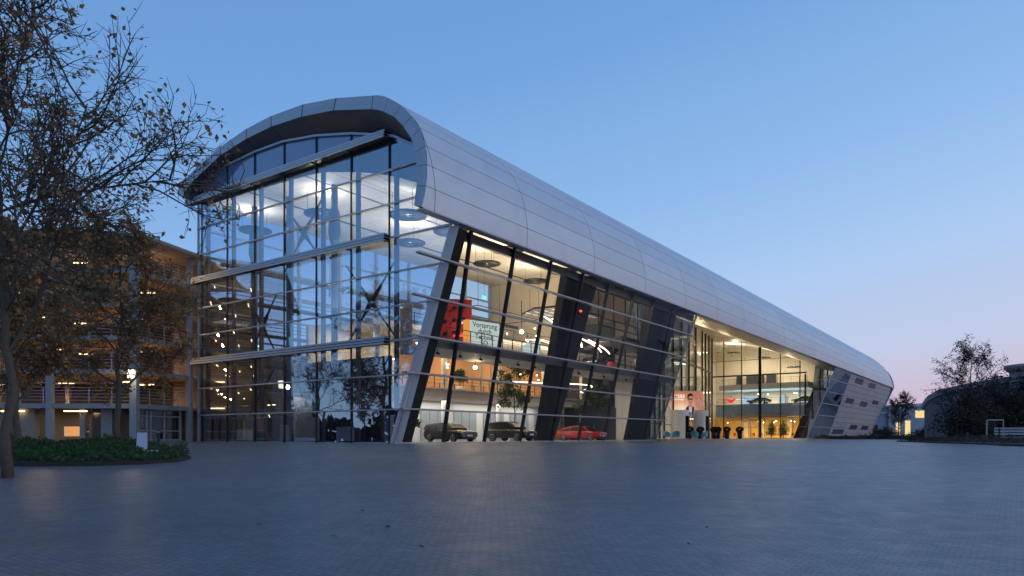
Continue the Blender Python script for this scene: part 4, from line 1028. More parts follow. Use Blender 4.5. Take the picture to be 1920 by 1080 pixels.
# ------------------------------------------------------------------ cars
def car(label, paint, loc, rz, L=4.75, Wd=1.86, H=1.5, suv=0., kind='estate', plate=True):
    T = thing('parked_car', label, 'car', loc, rz)
    x = L / 2; gc = .2 + .08 * suv; belt = .62 * H if not suv else .60 * H
    if kind == 'coupe': top = [(-.92, .66), (-.62, .86), (-.25, .985), (.05, 1.), (.28, .90), (.52, .68), (.80, .60), (.97, .50)]
    else: top = [(-.99, .74), (-.90, .92), (-.45, .995), (.0, 1.), (.22, .93), (.46, .70), (.82, .60), (.98, .50)]
    # body: stations along length with a full cross-section ring
    stn = [-1., -.97, -.88, -.7, -.5, -.2, .1, .35, .5, .7, .86, .95, .99, 1.]
    def hood(t):
        if t < -.93: return belt * .97
        if t > .45: return belt * (1 - .16 * ((t - .45) / .55) ** 1.5)
        return belt
    mb = MB(); rings = []
    for t in stn:
        e = 1 - .13 * max(0, (abs(t) - .75) / .25) ** 2; w = Wd / 2 * e
        if abs(t) > .995: w *= .93
        hb = hood(t); lo = gc + (.12 if abs(t) > .9 else 0) + (.05 if abs(t) > .98 else 0)
        if abs(t) >= .999: hb -= .12
        rings.append([(t * x, -w * .9, lo), (t * x, -w, lo + .12), (t * x, -w, (lo + hb) / 2), (t * x, -w * .97, hb - .1), (t * x, -w * .86, hb), (t * x, 0, hb + .04),
                      (t * x, w * .86, hb), (t * x, w * .97, hb - .1), (t * x, w, (lo + hb) / 2), (t * x, w, lo + .12), (t * x, w * .9, lo)])
    for a, b in zip(rings[:-1], rings[1:]):
        for k in range(10): mb.poly([a[k], a[k + 1], b[k + 1], b[k]]); mb.sm[-1] = True
        mb.poly([a[0], b[0], b[10], a[10]])
    mb.poly(rings[0]); mb.poly(rings[-1][::-1])
    # cabin: pillars + roof
    wr, wb = Wd * .36, Wd * .43
    cab = [(t * x, H * z) for t, z in top[:6]]
    def half(z): f = (z - belt) / (H - belt); return wb + (wr - wb) * max(0, min(1, f)) - (.05 if f > .97 else 0)
    for (xa, za), (xb, zb) in zip(cab[:-1], cab[1:]):
        mb.poly([(xa, -half(za), za), (xa, half(za), za), (xb, half(zb), zb), (xb, -half(zb), zb)]); mb.sm[-1] = True
        for sgn in (-1, 1): mb.poly([(xa, sgn * half(za), za), (xb, sgn * half(zb), zb), (xb, sgn * wb, belt), (xa, sgn * wb, belt)])
    mb.build('body', paint, T)
    # windows: windscreen, rear screen, side glass
    g_ = MB(); (xa, za), (xb, zb) = cab[4], cab[5]
    g_.poly([(xa + .03, -half(za) * .92, za - .02 + .02), (xa + .03, half(za) * .92, za), (xb + .03, half(zb) * .95, zb + .03), (xb + .03, -half(zb) * .95, zb + .03)])
    g_.build('windscreen', 'car_glass', T)
    g_ = MB(); (xa, za), (xb, zb) = cab[0], cab[1]
    g_.poly([(xa - .04, -half(za) * .9, za), (xa - .04, half(za) * .9, za), (xb - .04, half(zb) * .88, zb + .0), (xb - .04, -half(zb) * .88, zb)]); g_.build('rear_window', 'car_glass', T)
    for sgn in (-1, 1):
        g_ = MB()
        for t0, t1 in ((-.8, -.36), (-.33, .03), (.06, .40)):
            def ztop(t):
                for i in range(len(top) - 1):
                    if top[i][0] <= t <= top[i + 1][0]:
                        u = (t - top[i][0]) / (top[i + 1][0] - top[i][0]); return H * (top[i][1] + u * (top[i + 1][1] - top[i][1])) - .09
                return belt
            za, zb = max(belt + .04, ztop(t0)), max(belt + .04, ztop(t1))
            g_.poly([(t0 * x, sgn * (half(belt) + .012), belt + .03), (t1 * x, sgn * (half(belt) + .012), belt + .03), (t1 * x, sgn * (half(zb) + .012), zb), (t0 * x, sgn * (half(za) + .012), za)])
        g_.build('side_window', 'car_glass', T)
        h = MB(); h.hexa([(x * .86, sgn * Wd * .44, belt - .26), (x * .98, sgn * Wd * .30, belt - .28), (x * .985, sgn * Wd * .2, belt - .2), (x * .9, sgn * Wd * .35, belt - .18), (x * .84, sgn * Wd * .455, belt - .14), (x * .97, sgn * Wd * .33, belt - .18), (x * .975, sgn * Wd * .22, belt - .15), (x * .88, sgn * Wd * .35, belt - .12)])
        h.build('headlight', 'lamp_lens', T)
        h = MB(); h.box((x * .28, sgn * (Wd / 2 + .06), belt + .06), (.16, .18, .12)); h.build('wing_mirror', paint, T)
        for wx in (-.6, .62):
            r = .34 + .03 * suv; w = MB(); w.tube([(wx * x, sgn * (Wd / 2 - .2), r), (wx * x, sgn * (Wd / 2 + .015), r)], r, 20); wo = w.build('wheel', 'tyre', T)
            w = MB(); yy = sgn * (Wd / 2 + .02); n = 5
            w.tube([(wx * x, yy - sgn * .02, r), (wx * x, yy + sgn * .012, r)], r * .18, 10)
            for k in range(n):
                a = 2 * math.pi * k / n; w.beam((wx * x, yy, r), (wx * x + r * .68 * math.cos(a), yy, r + r * .68 * math.sin(a)), .03, .07, up=(0, 1, 0))
            R_ = [(wx * x + r * .7 * math.cos(2 * math.pi * k / 20), yy, r + r * .7 * math.sin(2 * math.pi * k / 20)) for k in range(21)]
            w.tube(R_, .025, 5); w.build('rim', 'rim', wo)
    gr = MB(); gr.hexa([(x + .0, -.38, gc + .2), (x + .0, .38, gc + .2), (x + .012, .38, gc + .2), (x + .012, -.38, gc + .2), (x - .0, -.48, belt - .24), (x - .0, .48, belt - .24), (x + .012, .48, belt - .24), (x + .012, -.48, belt - .24)])
    gr.build('grille', 'steel', T)
    if plate: pl = MB(); pl.box((x + .03, 0, gc + .3), (.02, .52, .12)); pl.build('licence_plate', 'plate', T)
    return T
def fl(s, b, z=.06): p = W(s, b, z); return (p.x, p.y, p.z)
car('black estate car with a licence plate, leftmost of the cars in the glass hall', 'car_black', (-5.0, 57.0, .06), R(-46), 4.9, 1.9, 1.52)
car('dark olive SUV behind the side glass, between the black estate and the red car', 'car_green', (-.1, 61.9, .06), R(-38), 4.5, 1.9, 1.72, suv=1)
car('red fastback car by the leaning dark column in the glass hall', 'car_red', (7.05, 72.2, .06), R(-33), 5.0, 1.95, 1.5, kind='coupe')
p = W(118.2, 1.4, 7.35); car('lime green sports car on the upper deck behind the entrance glass', 'car_lime', p, R(170), 4.6, 1.9, 1.3, kind='coupe', plate=False)
p = W(118.5, 10.5, 7.35); car('dark car on the upper deck behind the entrance glass', 'car_black', p, R(175), 4.8, 1.9, 1.3, kind='coupe', plate=False)

# ------------------------------------------------------------------ things inside the hall
# disc lamps
lamps = []
DL = thing('disc_lamp', 'large round disc lamp hanging under the pale ceiling of the glass hall', 'ceiling lamp', (0, 0, 0), TH, 'disc lamps under the hall ceiling')
mb = MB(); mb.lathe([(.55, 0), (1.42, .02), (1.46, .1), (1.42, .16), (.55, .14), (.55, 0)], n=32)
for k in range(10):
    a = k * .628; mb.beam((.1 * math.cos(a), .1 * math.sin(a), .07), (.6 * math.cos(a), .6 * math.sin(a), .07), .05, .05)
mb.build('disc', 'steel', DL)
mb = MB(); mb.lathe([(.02, .2), (.42, .2), (.42, .26), (.02, .28)], n=20); mb.build('lamp_head', glow('uplight', (1, .9, .68), 7), DL)
mb = MB()
for a in (0, 2.1, 4.2): mb.tube([(1.2 * math.cos(a), 1.2 * math.sin(a), .1), (1.2 * math.cos(a), 1.2 * math.sin(a), 1.9)], .018, 5)
mb.build('cable', 'steel', DL)
spots = [(3.5, 11.8), (3.6, 21.), (5., 3.6), (10.5, 4.), (14, 12), (17.5, 3.2), (24.5, 11.), (28., 3.8), (34.5, 11.5), (36, 4), (119, 16), (120.5, 10), (121, 4)]
first = True
for s, b in spots:
    o = DL if first else clone(DL); first = False
    z = ceil_z(b, s) - 2.0; p = W(s, b, z); o.location = p
    light('AREA', 'uplight', (p.x, p.y, z + .32), 340 if b > 8 else 130, (1, .86, .62), 1.2, rot=(math.pi, 0, 0))
# recess soffit lights
for s, b in ((50, 0), (62, 3), (75, 4), (88, 6), (101, 8), (110, 3)):
    p = W(s, b, ceil_z(b) - 3.2)
    light('AREA', 'soffit_uplight', p, 520, (1, .80, .52), 1.5, rot=(math.pi, 0, 0))
    T = thing('soffit_lamp', 'small bright lamp lighting the metal soffit over the entrance recess', 'lamp', p, 0, 'lamps under the entrance soffit')
    mb = MB(); mb.lathe([(.02, -.1), (.2, -.08), (.22, -.02), (.02, -.01)], n=12); mb.build('lamp_body', 'steel', T); mb = MB(); mb.tube([(0, 0, -.1), (0, 0, -.1)], .01, 4); mb.tube([(.18, 0, 0), (.18, 0, 3.2)], .012, 4); mb.build('cable', 'steel', T)
for s, b in ((5, 8), (13, 4), (21, 4), (30, 4), (8, 15), (20, 14), (33, 13)):
    p = W(s, b, 10.7 if b > 7 else 8.6); light('AREA', 'added_hall_fill', p, 700, (1, .84, .62), 7, 5, rot=(math.pi, 0, TH))  # added fill with no fitting, facing up to brighten the hall ceiling
# general light of the storeys
def al(s, b, z, e, col=(1, .84, .62), sx=6, sy=3): 
    p = W(s, b, z); light('AREA', 'ceiling_light', p, e * 2.3, col, sx, sy, rot=(0, 0, TH))
for s in (8, 16, 24, 32): al(s, 10.5, 3.85, 75, (1, .96, .9), 7, 3)
for s in (7, 14, 22, 30, 38): al(s, 11.5, 9.75, 120, (1, .74, .46), 3, 2); al(s, 1., 6.5, 14, (1, .86, .66), 3, 1)
al(30, 4, 12.5, 130); al(16, 6, 14, 160, (1, .82, .6)); al(5, 16, 18, 90, (1, .85, .65))
for b in (4, 10, 16): al(121, b, 4.35, 330, (1, .66, .26), 4, 4); al(123, b, 10.3, 320, (1, .84, .62), 4, 4); 
al(121.5, 5, 17, 480, (1, .88, .7), 6, 6); al(121.5, 14, 19, 520, (1, .88, .7), 6, 6)
for s, b in ((100, 19), (85, 17), (65, 14.)): al(s, b, 9, 200, (1, .84, .6)); al(s, b, 3.8, 80, (1, .72, .4))
# pendant bulbs
PB = thing('pendant_bulb', 'small warm bulb hanging in the glass hall', 'pendant lamp', (0, 0, 0), 0, 'small warm pendant bulbs in the hall')
mb = MB(); mb.lathe([(.0, -.06), (.055, -.03), (.055, .03), (.0, .06)], n=10); mb.build('bulb', 'bulb', PB)
mb = MB(); mb.tube([(0, 0, .06), (0, 0, .9)], .012, 4); mb.build('cord', 'steel', PB)
rnd = random.Random(8); first = True
for k in range(44):
    o = PB if first else clone(PB); first = False
    if k < 18: s, b, z = rnd.uniform(10, 36), rnd.uniform(9, 13.5), rnd.uniform(6.6, 9.)
    elif k < 30: s, b, z = rnd.uniform(14, 40), rnd.uniform(3, 13), rnd.uniform(8.5, 11.5)
    elif k < 40: s, b, z = rnd.uniform(116.5, 124), rnd.uniform(1.5, 18), rnd.uniform(3.4, 3.7)
    else: s, b, z = rnd.uniform(119.5, 124), rnd.uniform(1.5, 18), 9.5
    o.location = W(s, b, z)
    if k == 3: o.location = (-3., 57.6, 6.1); o.scale = (2.6, 2.6, 2.6)
    if k == 20: o.location = (.84, 62., 9.66); o.scale = (3, 3, 3)
# spotlights under the upper floor edge
SPT = thing('ceiling_spotlight', 'small black spotlight under the edge of the upper floor', 'spotlight', (0, 0, 0), TH, 'black spotlights under the upper floor')
mb = MB(); mb.tube([(0, 0, 0), (0, 0, -.18)], .02, 6); mb.tube([(-.1, 0, -.22), (.12, -.05, -.3)], .09, 10); mb.build('lamp_body', 'steel', SPT)
mb = MB(); mb.span((-.08, -.03, -.02), (.08, .03, .02)); mb.build('bracket', 'steel', SPT)
for k in range(13):
    o = SPT if k == 0 else clone(SPT); o.location = W(3 + k * 2.45, -1.2, 6.6)
# curved light ribbon over the galleries
T = thing('light_ribbon', 'warm curved light strip along the lower gallery ceiling', 'light strip', C0, TH)
mb = MB(); mb.tube([(24 + .7 * k, 5.5 + 2.6 * math.cos(k * .28), 6.15 - .02 * k) for k in range(26)], .06, 6); mb.build('light_tube', 'lantern', T)
mb = MB(); 
for k in range(0, 26, 5): mb.tube([(24 + .7 * k, 5.5 + 2.6 * math.cos(k * .28), 6.15 - .02 * k), (24 + .7 * k, 5.5 + 2.6 * math.cos(k * .28), 6.62)], .01, 4)
mb.build('hanger', 'steel', T)
# neon sculpture and its dark louvred raft
T = thing('neon_sculpture', 'curved pink-white neon loops hanging below a dark louvred raft', 'light sculpture', W(24.5, 1.5, 9.6), TH)
for off, w in ((0, 1.), (1.2, .9), (3.4, .7), (4.8, .6)):
    mb = MB(); pts = []
    for k in range(22):
        t = k / 21
        if off < 2: pts.append((off - 2.6 * t * w + 2.9 * math.sin(t * 3.0) * .9, 2. - 3.6 * t, 2.3 - 2.6 * min(1, t * 1.35) + (1.2 * max(0, t - .72)) * 1.2))
        else: pts.append((off + 1.1 * math.sin(t * math.pi) * w, .6 - 2. * t, .8 - 1.3 * t))
    mb.tube([(x * 1.25, y * 1.25, z * 1.25) for x, y, z in pts], .075, 6); mb.build('neon_loop', 'neon', T)
mb = MB(); mb.tube([(-7 + k * .5, -.6 + .0 * k, -.55 + .25 * math.sin(k * .35)) for k in range(17)], .02, 5); mb.tube([(-7 + k * .5, -.9, -.75 + .25 * math.sin(k * .35 + .5)) for k in range(17)], .02, 5); mb.build('light_line', 'neon', T)
T = thing('louvred_raft', 'dark hanging ceiling raft with pale louvres above the neon loops', 'ceiling raft', W(24.6, 2., 12.4), TH)
mb = MB(); mb.prism([(-3.4, -2.4), (3.8, -2.4), (4.6, 2.8), (-1.8, 3.4), (-3.9, .5)], 0, .18); mb.build('panel', 'steel', T)
mb = MB()
for i in range(5):
    for j in range(6): mb.span((-3. + j * 1.15, -2.1 + i * 1.0, -.05), (-2.25 + j * 1.15, -1.9 + i * 1.0, -.01))
mb.build('louvre', 'alu_lt', T)
mb = MB()
for a, b in ((-2.5, -1.8), (3, -1.8), (3, 2.5), (-1.5, 2.6)): mb.tube([(a, b, .18), (a, b, 2.2 + .1 * b)], .02, 4)
mb.build('hanger', 'steel', T)
# truss frame near the red wall
T = thing('lighting_truss', 'thin black rectangular lighting frame under the ceiling near the white screen', 'lighting frame', W(11, 3., 11.2), TH)
mb = MB(); E_ = [(0, -1.5, 0), (9, -1.5, 0), (9, 3, 0), (0, 3, 0)]
for i in range(4): mb.beam(E_[i], E_[(i + 1) % 4], .06, .06)
mb.build('frame', 'steel', T)
mb = MB()
for e in E_: mb.tube([e, (e[0], e[1], 3.8)], .02, 4)
mb.build('hanger', 'steel', T)
# red display wall, speckled panel, helmets on slanted rods
T = thing('red_display_wall', 'red display wall hung with dark round objects, at the hall corner', 'display wall', (-6.9, 57.0, 7.05), R(12))
mb = MB(); mb.span((0, 0, 0), (3.7, .3, 4.6)); mb.build('panel', 'red', T)
mb = MB()
for i in range(4):
    for j in range(3):
        a = (1.5 + j * .75, -.2, .7 + i * 1.0 + j * .12); mb.tube([(a[0] - .42, -.08, a[2] - .35), (a[0], -.2, a[2])], .04, 6)
mb.build('slanted_rod', 'steel', T)
mb = MB()
for i in range(4):
    for j in range(3): mb.lathe([(.0, -.16), (.14, -.12), (.19, .0), (.13, .13), (.0, .17)], (1.5 + j * .75, -.26, .72 + i * 1.0 + j * .12), 12)
mb.build('hanging_object', 'tyre', T)
text_obj('lettering', 'SQ', .5, 'textw', T, (2.75, -.03, 2.6), (R(90), 0, 0))
T = thing('speckled_panel', 'pale speckled tall panel left of the red display wall', 'display panel', (-8.9, 56.4, 7.05), R(12))
mb = MB(); mb.span((0, 0, 0), (.95, .4, 4.0)); mb.build('board', 'cork', T)
mb = MB(); mb.span((-.04, .02, 4.), (.99, .38, 4.06)); mb.build('cap', 'white', T)
# slogan board: faces the plaza
T = thing('slogan_board', 'white lit board reading Vorsprung durch Technik. SO. with an orange edge', 'display board', (-3.25, 54.6, 7.3), R(43))
mb = MB(); mb.span((0, 0, .1), (3.05, .3, 2.2)); mb.build('board', 'screen', T)
mb = MB(); mb.span((-.3, .0, .0), (-.01, .45, 2.2)); mb.build('orange_edge', 'orange', T)
text_obj('lettering', 'Vorsprung\ndurch\nTechnik.\nSO.', .56, 'text', T, (1.52, -.02, 1.72), (R(90), 0, 0), 'CENTER', sx=1.05)
mb = MB(); mb.span((0.2, .05, -.28), (2.9, .3, .1)); mb.build('foot', 'steel', T)
T = thing('white_screen', 'plain glowing white screen on the upper floor right of the slogan board', 'screen', (.9, 58.6, 7.3), R(43))
mb = MB(); mb.poly([(0, 0, 0), (2.1, 0, 0), (2.1, 0, 1.5), (0, 0, .7)]); mb.poly([(0, .12, 0), (2.1, .12, 0), (2.1, .12, 1.5), (0, .12, .7)]); mb.poly([(2.1, 0, 0), (2.1, .12, 0), (2.1, .12, 1.5), (2.1, 0, 1.5)]); mb.build('display', 'screen', T)
mb = MB(); mb.span((.2, .02, -.3), (1.9, .1, 0)); mb.build('base', 'steel', T)
# red signal lights and exit sign
T = thing('exit_sign', 'small green exit sign glowing high on the hall ceiling', 'sign', W(17.6, 6., 13.4), TH)
mb = MB(); mb.box((0, 0, 0), (.5, .08, .25)); mb.build('panel', 'greenglow', T); mb = MB(); mb.tube([(0, 0, .12), (0, 0, 4.2)], .015, 4); mb.build('rod', 'steel', T)
T = thing('red_display_figure', 'small red rounded exhibit on the upper floor near the last bays', 'exhibit', W(30.2, -.6, 7.05), TH)
mb = MB(); mb.lathe([(.0, 0), (.55, .1), (.6, .5), (.35, .95), (.0, 1.1)], n=18); mb.build('body', 'red', T); mb = MB(); mb.lathe([(.0, -.02), (.75, -.02), (.75, .06), (.0, .08)], n=18); mb.build('plinth', 'steel', T)
T = thing('signal_lamp', 'small red lamp on the dark leaning column', 'lamp', W(18.2, -4.0, 11.2), TH)
mb = MB(); mb.lathe([(0, -.1), (.1, -.06), (.1, .06), (0, .1)], n=10); mb.build('lens', 'redglow', T); mb = MB(); mb.span((-.06, .08, -.25), (.06, .3, -.08)); mb.build('bracket', 'steel', T)

# plants inside
def itree(label, s, b, H, r, z0=.06, seed=1, lf=.16):
    p = W(s, b, z0); h = H
    T = tree('potted_tree', label, (p.x, p.y, p.z + .5), h, (0, 0, h * .62, r, h * .4), .06, n1=9, n2=6, n3=5, n4=2, leaves=4, leafsize=lf, lm='leaf_green', bark='bark', seed=seed, clear=.35, cat='potted tree')
    mb = MB(); mb.lathe([(.0, -.5), (.38, -.5), (.46, .0), (.40, .02), (.0, .0)], n=18); mb.build('pot', 'white', T)
    return T
itree('tall leafy indoor tree left of the big dark leaning column', 19.6, 4., 7.6, 2.1, seed=3, lf=.15)
itree('small leafy tree behind the black estate car', 9., 7.5, 2.9, .9, seed=4)
itree('small leafy tree behind the red car', 30.5, 7.4, 3.4, 1.0, seed=5)
itree('broad leafy indoor tree between the red car and the last leaning column', 34.2, 3.6, 6.9, 2.2, seed=6, lf=.16)
itree('slim leafy tree on the lower gallery by the round column', 19.5, 10.5, 1.55, .75, 4.9, seed=7, lf=.1)
# counters, kiosks seen low through the front glass
for s, b, w, h, m, lab in ((1.9, 2.4, .5, 1.9, 'folding', 'pale kiosk pillar near the hall corner'), (2.6, 2.6, .7, 2.4, 'steel', 'tall dark kiosk pillar beside the pale one at the hall corner'), (1.8, 7., 1.4, 1.1, 'alu_lt', 'pale low counter in the middle of the front glass'),
                           (1.9, 10.9, .8, 1.9, 'cream', 'cream display pillar low behind the front glass'), (2.0, 14., 1.6, 1.3, 'folding', 'grey-green counter left of the cream pillar'), (2.6, 18.5, .9, 2., 'steel', 'dark kiosk on the left behind the front glass'), (2.4, 20.8, 1.5, 1.0, 'white', 'white low desk at the far left behind the front glass')):
    T = thing('kiosk', lab, 'kiosk', W(s, b, .06), TH)
    mb = MB(); mb.span((-.3, -w / 2, .08), (.3, w / 2, h)); mb.build('body', m, T)
    mb = MB(); mb.span((-.34, -w / 2 - .04, h), (.34, w / 2 + .04, h + .05)); mb.build('top', 'alu_lt', T)
    mb = MB(); mb.span((-.24, -w / 2 + .05, 0), (.24, w / 2 - .05, .08)); mb.build('plinth', 'steel', T)
for b in (6, 12, 19): al(1.6, b, 3.6, 5, (1, .8, .5), 1.5, 1.5)
T = thing('strip_lamp', 'cluster of short warm strip lamps low at the left behind the front glass', 'lamp', C0, TH)
mb = MB()
for s, b, z in ((6, 22, 3.4), (6, 19, 3.4), (7, 16, 3.4), (9, 21, 5.9), (9, 18, 5.9), (12, 20, 8.6), (5, 22.4, 8.8), (8, 22, 6.1)): mb.box((s, b, z), (.12, 1.1, .07))
mb.build('tube', 'tube', T)
mb = MB()
for s, b, z in ((6, 22, 3.4), (6, 19, 3.4), (7, 16, 3.4), (9, 21, 5.9), (9, 18, 5.9), (12, 20, 8.6), (5, 22.4, 8.8), (8, 22, 6.1)): mb.box((s, b, z + .06), (.16, 1.2, .04))
mb.build('housing', 'steel', T)
T = thing('display_sign', 'small red illuminated display at the left behind the front glass', 'sign', W(3.5, 20.4, 1.95), TH)
mb = MB(); mb.box((0, 0, 0), (.06, .7, .22)); mb.build('panel', 'redglow', T); mb = MB(); mb.tube([(0, 0, -.1), (0, 0, -1.9)], .04, 6); mb.build('post', 'steel', T)
# tables and people-height clutter on the galleries
rnd = random.Random(15)
for k in range(14):
    s = 9.5 + k * 2.2; T = thing('cafe_table', 'small round table with a chair on the lower gallery', 'table', W(s, 9.3 + rnd.random(), 4.86), rnd.random() * 3, 'tables on the lower gallery')
    mb = MB(); mb.lathe([(.0, .7), (.4, .7), (.4, .74), (.0, .75)], n=14); mb.build('tabletop', 'white', T)
    mb = MB(); mb.tube([(0, 0, 0), (0, 0, .7)], .04, 6); mb.build('leg', 'steel', T)
for k in range(9):
    b = 1.5 + k * 2.; T = thing('cafe_chair', 'red cafe chair behind the entrance glass', 'chair', W(117 + (k % 2), b, .12), rnd.random() * 3, 'red cafe chairs behind the entrance glass')
    mb = MB(); mb.span((-.25, -.25, .45), (.25, .25, .52)); mb.build('seat', 'red', T); mb = MB(); mb.span((-.25, .2, .52), (.25, .25, 1.0)); mb.build('backrest', 'red', T)
    for x, y in ((-.2, -.2), (.2, -.2), (-.2, .2), (.2, .2)): mb = MB(); mb.span((x - .02, y - .02, 0), (x + .02, y + .02, .45)); mb.build('leg', 'steel', T)
# red arrow-shaped sign above the cafe band
T = thing('red_pendant', 'red arrow-shaped pendant glowing behind the entrance glass', 'pendant', W(116.6, 15.9, 7.6), TH)
mb = MB(); mb.hexa([(0, -.2, 0), (0, .2, 0), (.2, .2, 0), (.2, -.2, 0), (0, -1.3, .9), (0, 1.3, .9), (.2, 1.3, .9), (.2, -1.3, .9)]); mb.build('shade', glow('red_shade', (1, .03, .06), .9), T)
mb = MB(); mb.tube([(0.1, 0, .9), (.1, 0, 2.9)], .02, 4); mb.build('cord', 'steel', T)
# spherical bushes in the cafe
for b in (7.6, 5.2): 
    p = W(117.4, b, .12); shrub('potted_bush', 'round dark potted bush behind the entrance glass, %s one' % ('left' if b > 6 else 'right'), p, 1.1, 3.2, 900, 'leaf_green', .2, int(b), cat='bush')

# ------------------------------------------------------------------ planters and armchairs on the terrace
def planter(label, x, y):
    T = thing('planter', label, 'planter', (x, y, .1), 0)
    mb = MB(); mb.lathe([(.0, 0), (.28, 0), (.42, 1.0), (.36, 1.0), (.34, .92), (.0, .92)], n=18); mb.build('pot', 'steel', T)
    rnd = random.Random(int(x * 10)); mb = MB()
    for _ in range(1100):
        a = Vector((rnd.gauss(0, 1), rnd.gauss(0, 1), rnd.gauss(0, 1))).normalized(); p = Vector((0, 0, 1.3)) + a * (.5 * rnd.uniform(.75, 1.1)); p.z = 1.35 + (p.z - 1.3) * .75
        b = a.orthogonal().normalized(); s = .13; mb.poly([p, p + (b + a * .4) * s, p + b * 1.8 * s, p + (b - a * .4) * s])
    mb.build('foliage', 'leaf_dark', T)
def px(u, Y): return (u - 960) / 1326 * Y
for u, lab in ((1293, 'dark planter with a clipped round bush between the revolving doors'), (1313, 'dark planter with a clipped bush by the right revolving door'), (1339, 'dark planter with round bush, left one of the close pair'), (1346, 'dark planter with round bush, right one of the close pair'), (1363, 'dark planter with round bush standing alone left of the glass door'), (1387, 'dark planter with round bush nearest the glass door')):
    Y = 104. + (1.5 if u == 1346 else 0); planter(lab, px(u, Y), Y)
def armchair(label, x, y, rz):
    T = thing('armchair', label, 'armchair', (x, y, .1), rz)
    mb = MB(); n = 14
    for k in range(n):            # curved shell back
        a0 = math.pi * (.0 + k / n) ; a1 = math.pi * ((k + 1) / n); h0 = .72 + .38 * math.sin(a0); h1 = .72 + .38 * math.sin(a1); r0 = .48; r1 = .58
        mb.poly([(r0 * math.cos(a0), r0 * math.sin(a0), .3), (r0 * math.cos(a1), r0 * math.sin(a1), .3), (r1 * math.cos(a1), r1 * math.sin(a1), h1), (r1 * math.cos(a0), r1 * math.sin(a0), h0)]); mb.sm[-1] = True
        mb.poly([(r0 * .9 * math.cos(a0), r0 * .9 * math.sin(a0), .3), (r0 * .9 * math.cos(a1), r0 * .9 * math.sin(a1), .3), (r1 * math.cos(a1), r1 * math.sin(a1), h1 + .01), (r1 * math.cos(a0), r1 * math.sin(a0), h0 + .01)])
    mb.build('backrest', 'turq', T)
    mb = MB(); mb.lathe([(.0, .3), (.46, .3), (.5, .38), (.44, .46), (.0, .47)], (0, .0, 0), 20); mb.build('seat', 'turq', T)
    for x_, y_ in ((-.3, -.25), (.3, -.25), (-.3, .25), (.3, .25)): mb = MB(); mb.tube([(x_, y_, .3), (x_ * 1.2, y_ * 1.2, 0)], .025, 6); mb.build('leg', 'alu', T)
for u, rz, lab in ((1251, .4, 'turquoise shell armchair farthest left on the terrace'), (1267, -.5, 'turquoise shell armchair before the left revolving door'), (1303, 2.6, 'turquoise shell armchair between the two door drums'), (1320, -2.4, 'turquoise shell armchair before the right revolving door')):
    armchair(lab, px(u, 98), 98, rz)
T = thing('side_table', 'low turquoise table between the left armchairs on the terrace', 'table', (px(1259, 98), 98.2, .1), 0)
mb = MB(); mb.lathe([(0, .5), (.35, .5), (.35, .54), (0, .55)], n=16); mb.build('tabletop', 'white', T); mb = MB(); mb.lathe([(.22, 0), (.04, .04), (.04, .5)], n=12); mb.build('leg', 'alu', T)

# ------------------------------------------------------------------ sky and sun
w = bpy.data.worlds.new('World'); S.world = w; w.use_nodes = True; nt = w.node_tree; nt.nodes.clear()
out = nt.nodes.new('ShaderNodeOutputWorld'); bg = nt.nodes.new('ShaderNodeBackground'); bg.inputs[1].default_value = 1.
tc = nt.nodes.new('ShaderNodeTexCoord'); sp = nt.nodes.new('ShaderNodeSeparateXYZ'); nt.links.new(tc.outputs['Generated'], sp.inputs[0])
zz = math_(nt, 'MAXIMUM', sp.outputs[2], 0.)
az = math_(nt, 'MULTIPLY_ADD', sp.outputs[0], -.2, .085)     # twilight glow is strongest towards the right (+X)
e = math_(nt, 'ADD', zz, math_(nt, 'MULTIPLY', az, math_(nt, 'MINIMUM', math_(nt, 'MULTIPLY', math_(nt, 'ADD', zz, .25), 2.), 1.)), clamp=True)
rp = nt.nodes.new('ShaderNodeValToRGB'); el = rp.color_ramp.elements
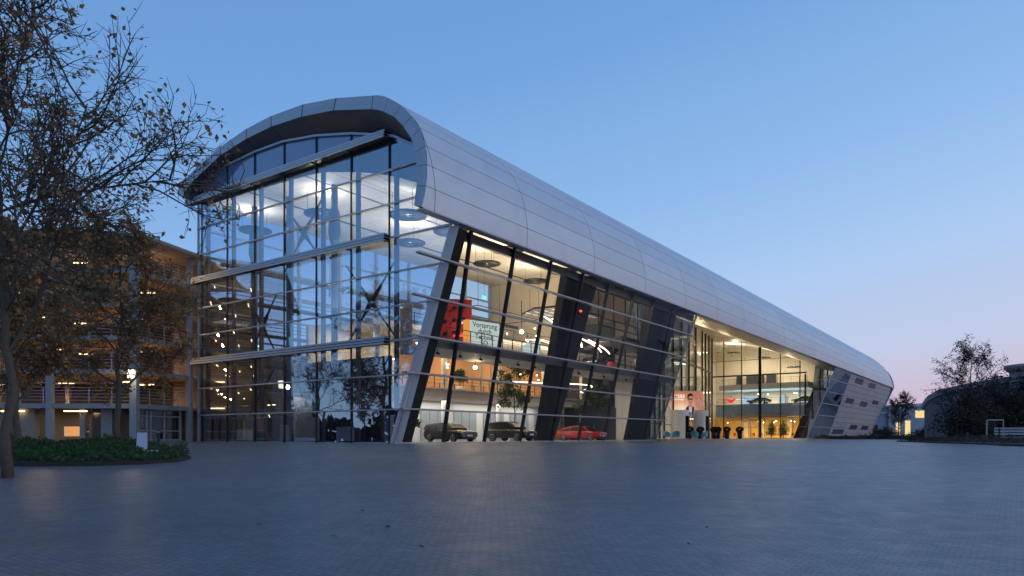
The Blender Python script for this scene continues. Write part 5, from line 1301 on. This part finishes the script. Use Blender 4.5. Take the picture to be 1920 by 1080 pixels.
stops = [(0., (.64, .44, .54)), (.04, (.60, .50, .64)), (.10, (.52, .58, .79)), (.22, (.40, .58, .87)), (.36, (.27, .48, .83)), (.55, (.165, .36, .72)), (1., (.08, .20, .48))]
el[0].position = stops[0][0]; el[0].color = c4(stops[0][1]); el[1].position = stops[-1][0]; el[1].color = c4(stops[-1][1])
for p_, c_ in stops[1:-1]: x_ = el.new(p_); x_.color = c4(c_)
nt.links.new(e, rp.inputs[0])
sky = nt.nodes.new('ShaderNodeTexSky'); sky.sky_type = 'NISHITA'; sky.sun_disc = False; sky.sun_elevation = R(3); sky.sun_rotation = R(100); sky.air_density = 1.2
sc = nt.nodes.new('ShaderNodeVectorMath'); sc.operation = 'SCALE'; sc.inputs['Scale'].default_value = .012; nt.links.new(sky.outputs[0], sc.inputs[0])
ad = nt.nodes.new('ShaderNodeVectorMath'); ad.operation = 'ADD'; nt.links.new(rp.outputs[0], ad.inputs[0]); nt.links.new(sc.outputs[0], ad.inputs[1])
nt.links.new(ad.outputs[0], bg.inputs[0]); nt.links.new(bg.outputs[0], out.inputs[0])
sd = bpy.data.lights.new('sun', 'SUN'); sd.energy = .35; sd.angle = R(20); sd.color = (1, .84, .76)
so = bpy.data.objects.new('sun', sd); COL.objects.link(so); so.rotation_euler = (R(80), 0, R(75))

# ------------------------------------------------------------------ camera
cd = bpy.data.cameras.new('camera'); co = bpy.data.objects.new('camera', cd); COL.objects.link(co)
cd.sensor_width = 36; cd.lens = 36 * 1326 / 1920; cd.shift_y = (817 - 540) / 1920; cd.clip_end = 6000; cd.clip_start = .1
co.location = (0, 0, .54); co.rotation_euler = (R(90), 0, 0)
S.camera = co
S.view_settings.view_transform = 'Standard'; S.view_settings.look = 'None'; S.view_settings.exposure = 0
S.render.engine = 'CYCLES'
S.cycles.transparent_max_bounces = 24; S.cycles.max_bounces = 7; S.cycles.diffuse_bounces = 3; S.cycles.glossy_bounces = 4
S.cycles.sample_clamp_indirect = 4.; S.cycles.sample_clamp_direct = 0
S.cycles.use_denoising = True
S.render.resolution_x = 1024; S.render.resolution_y = 576
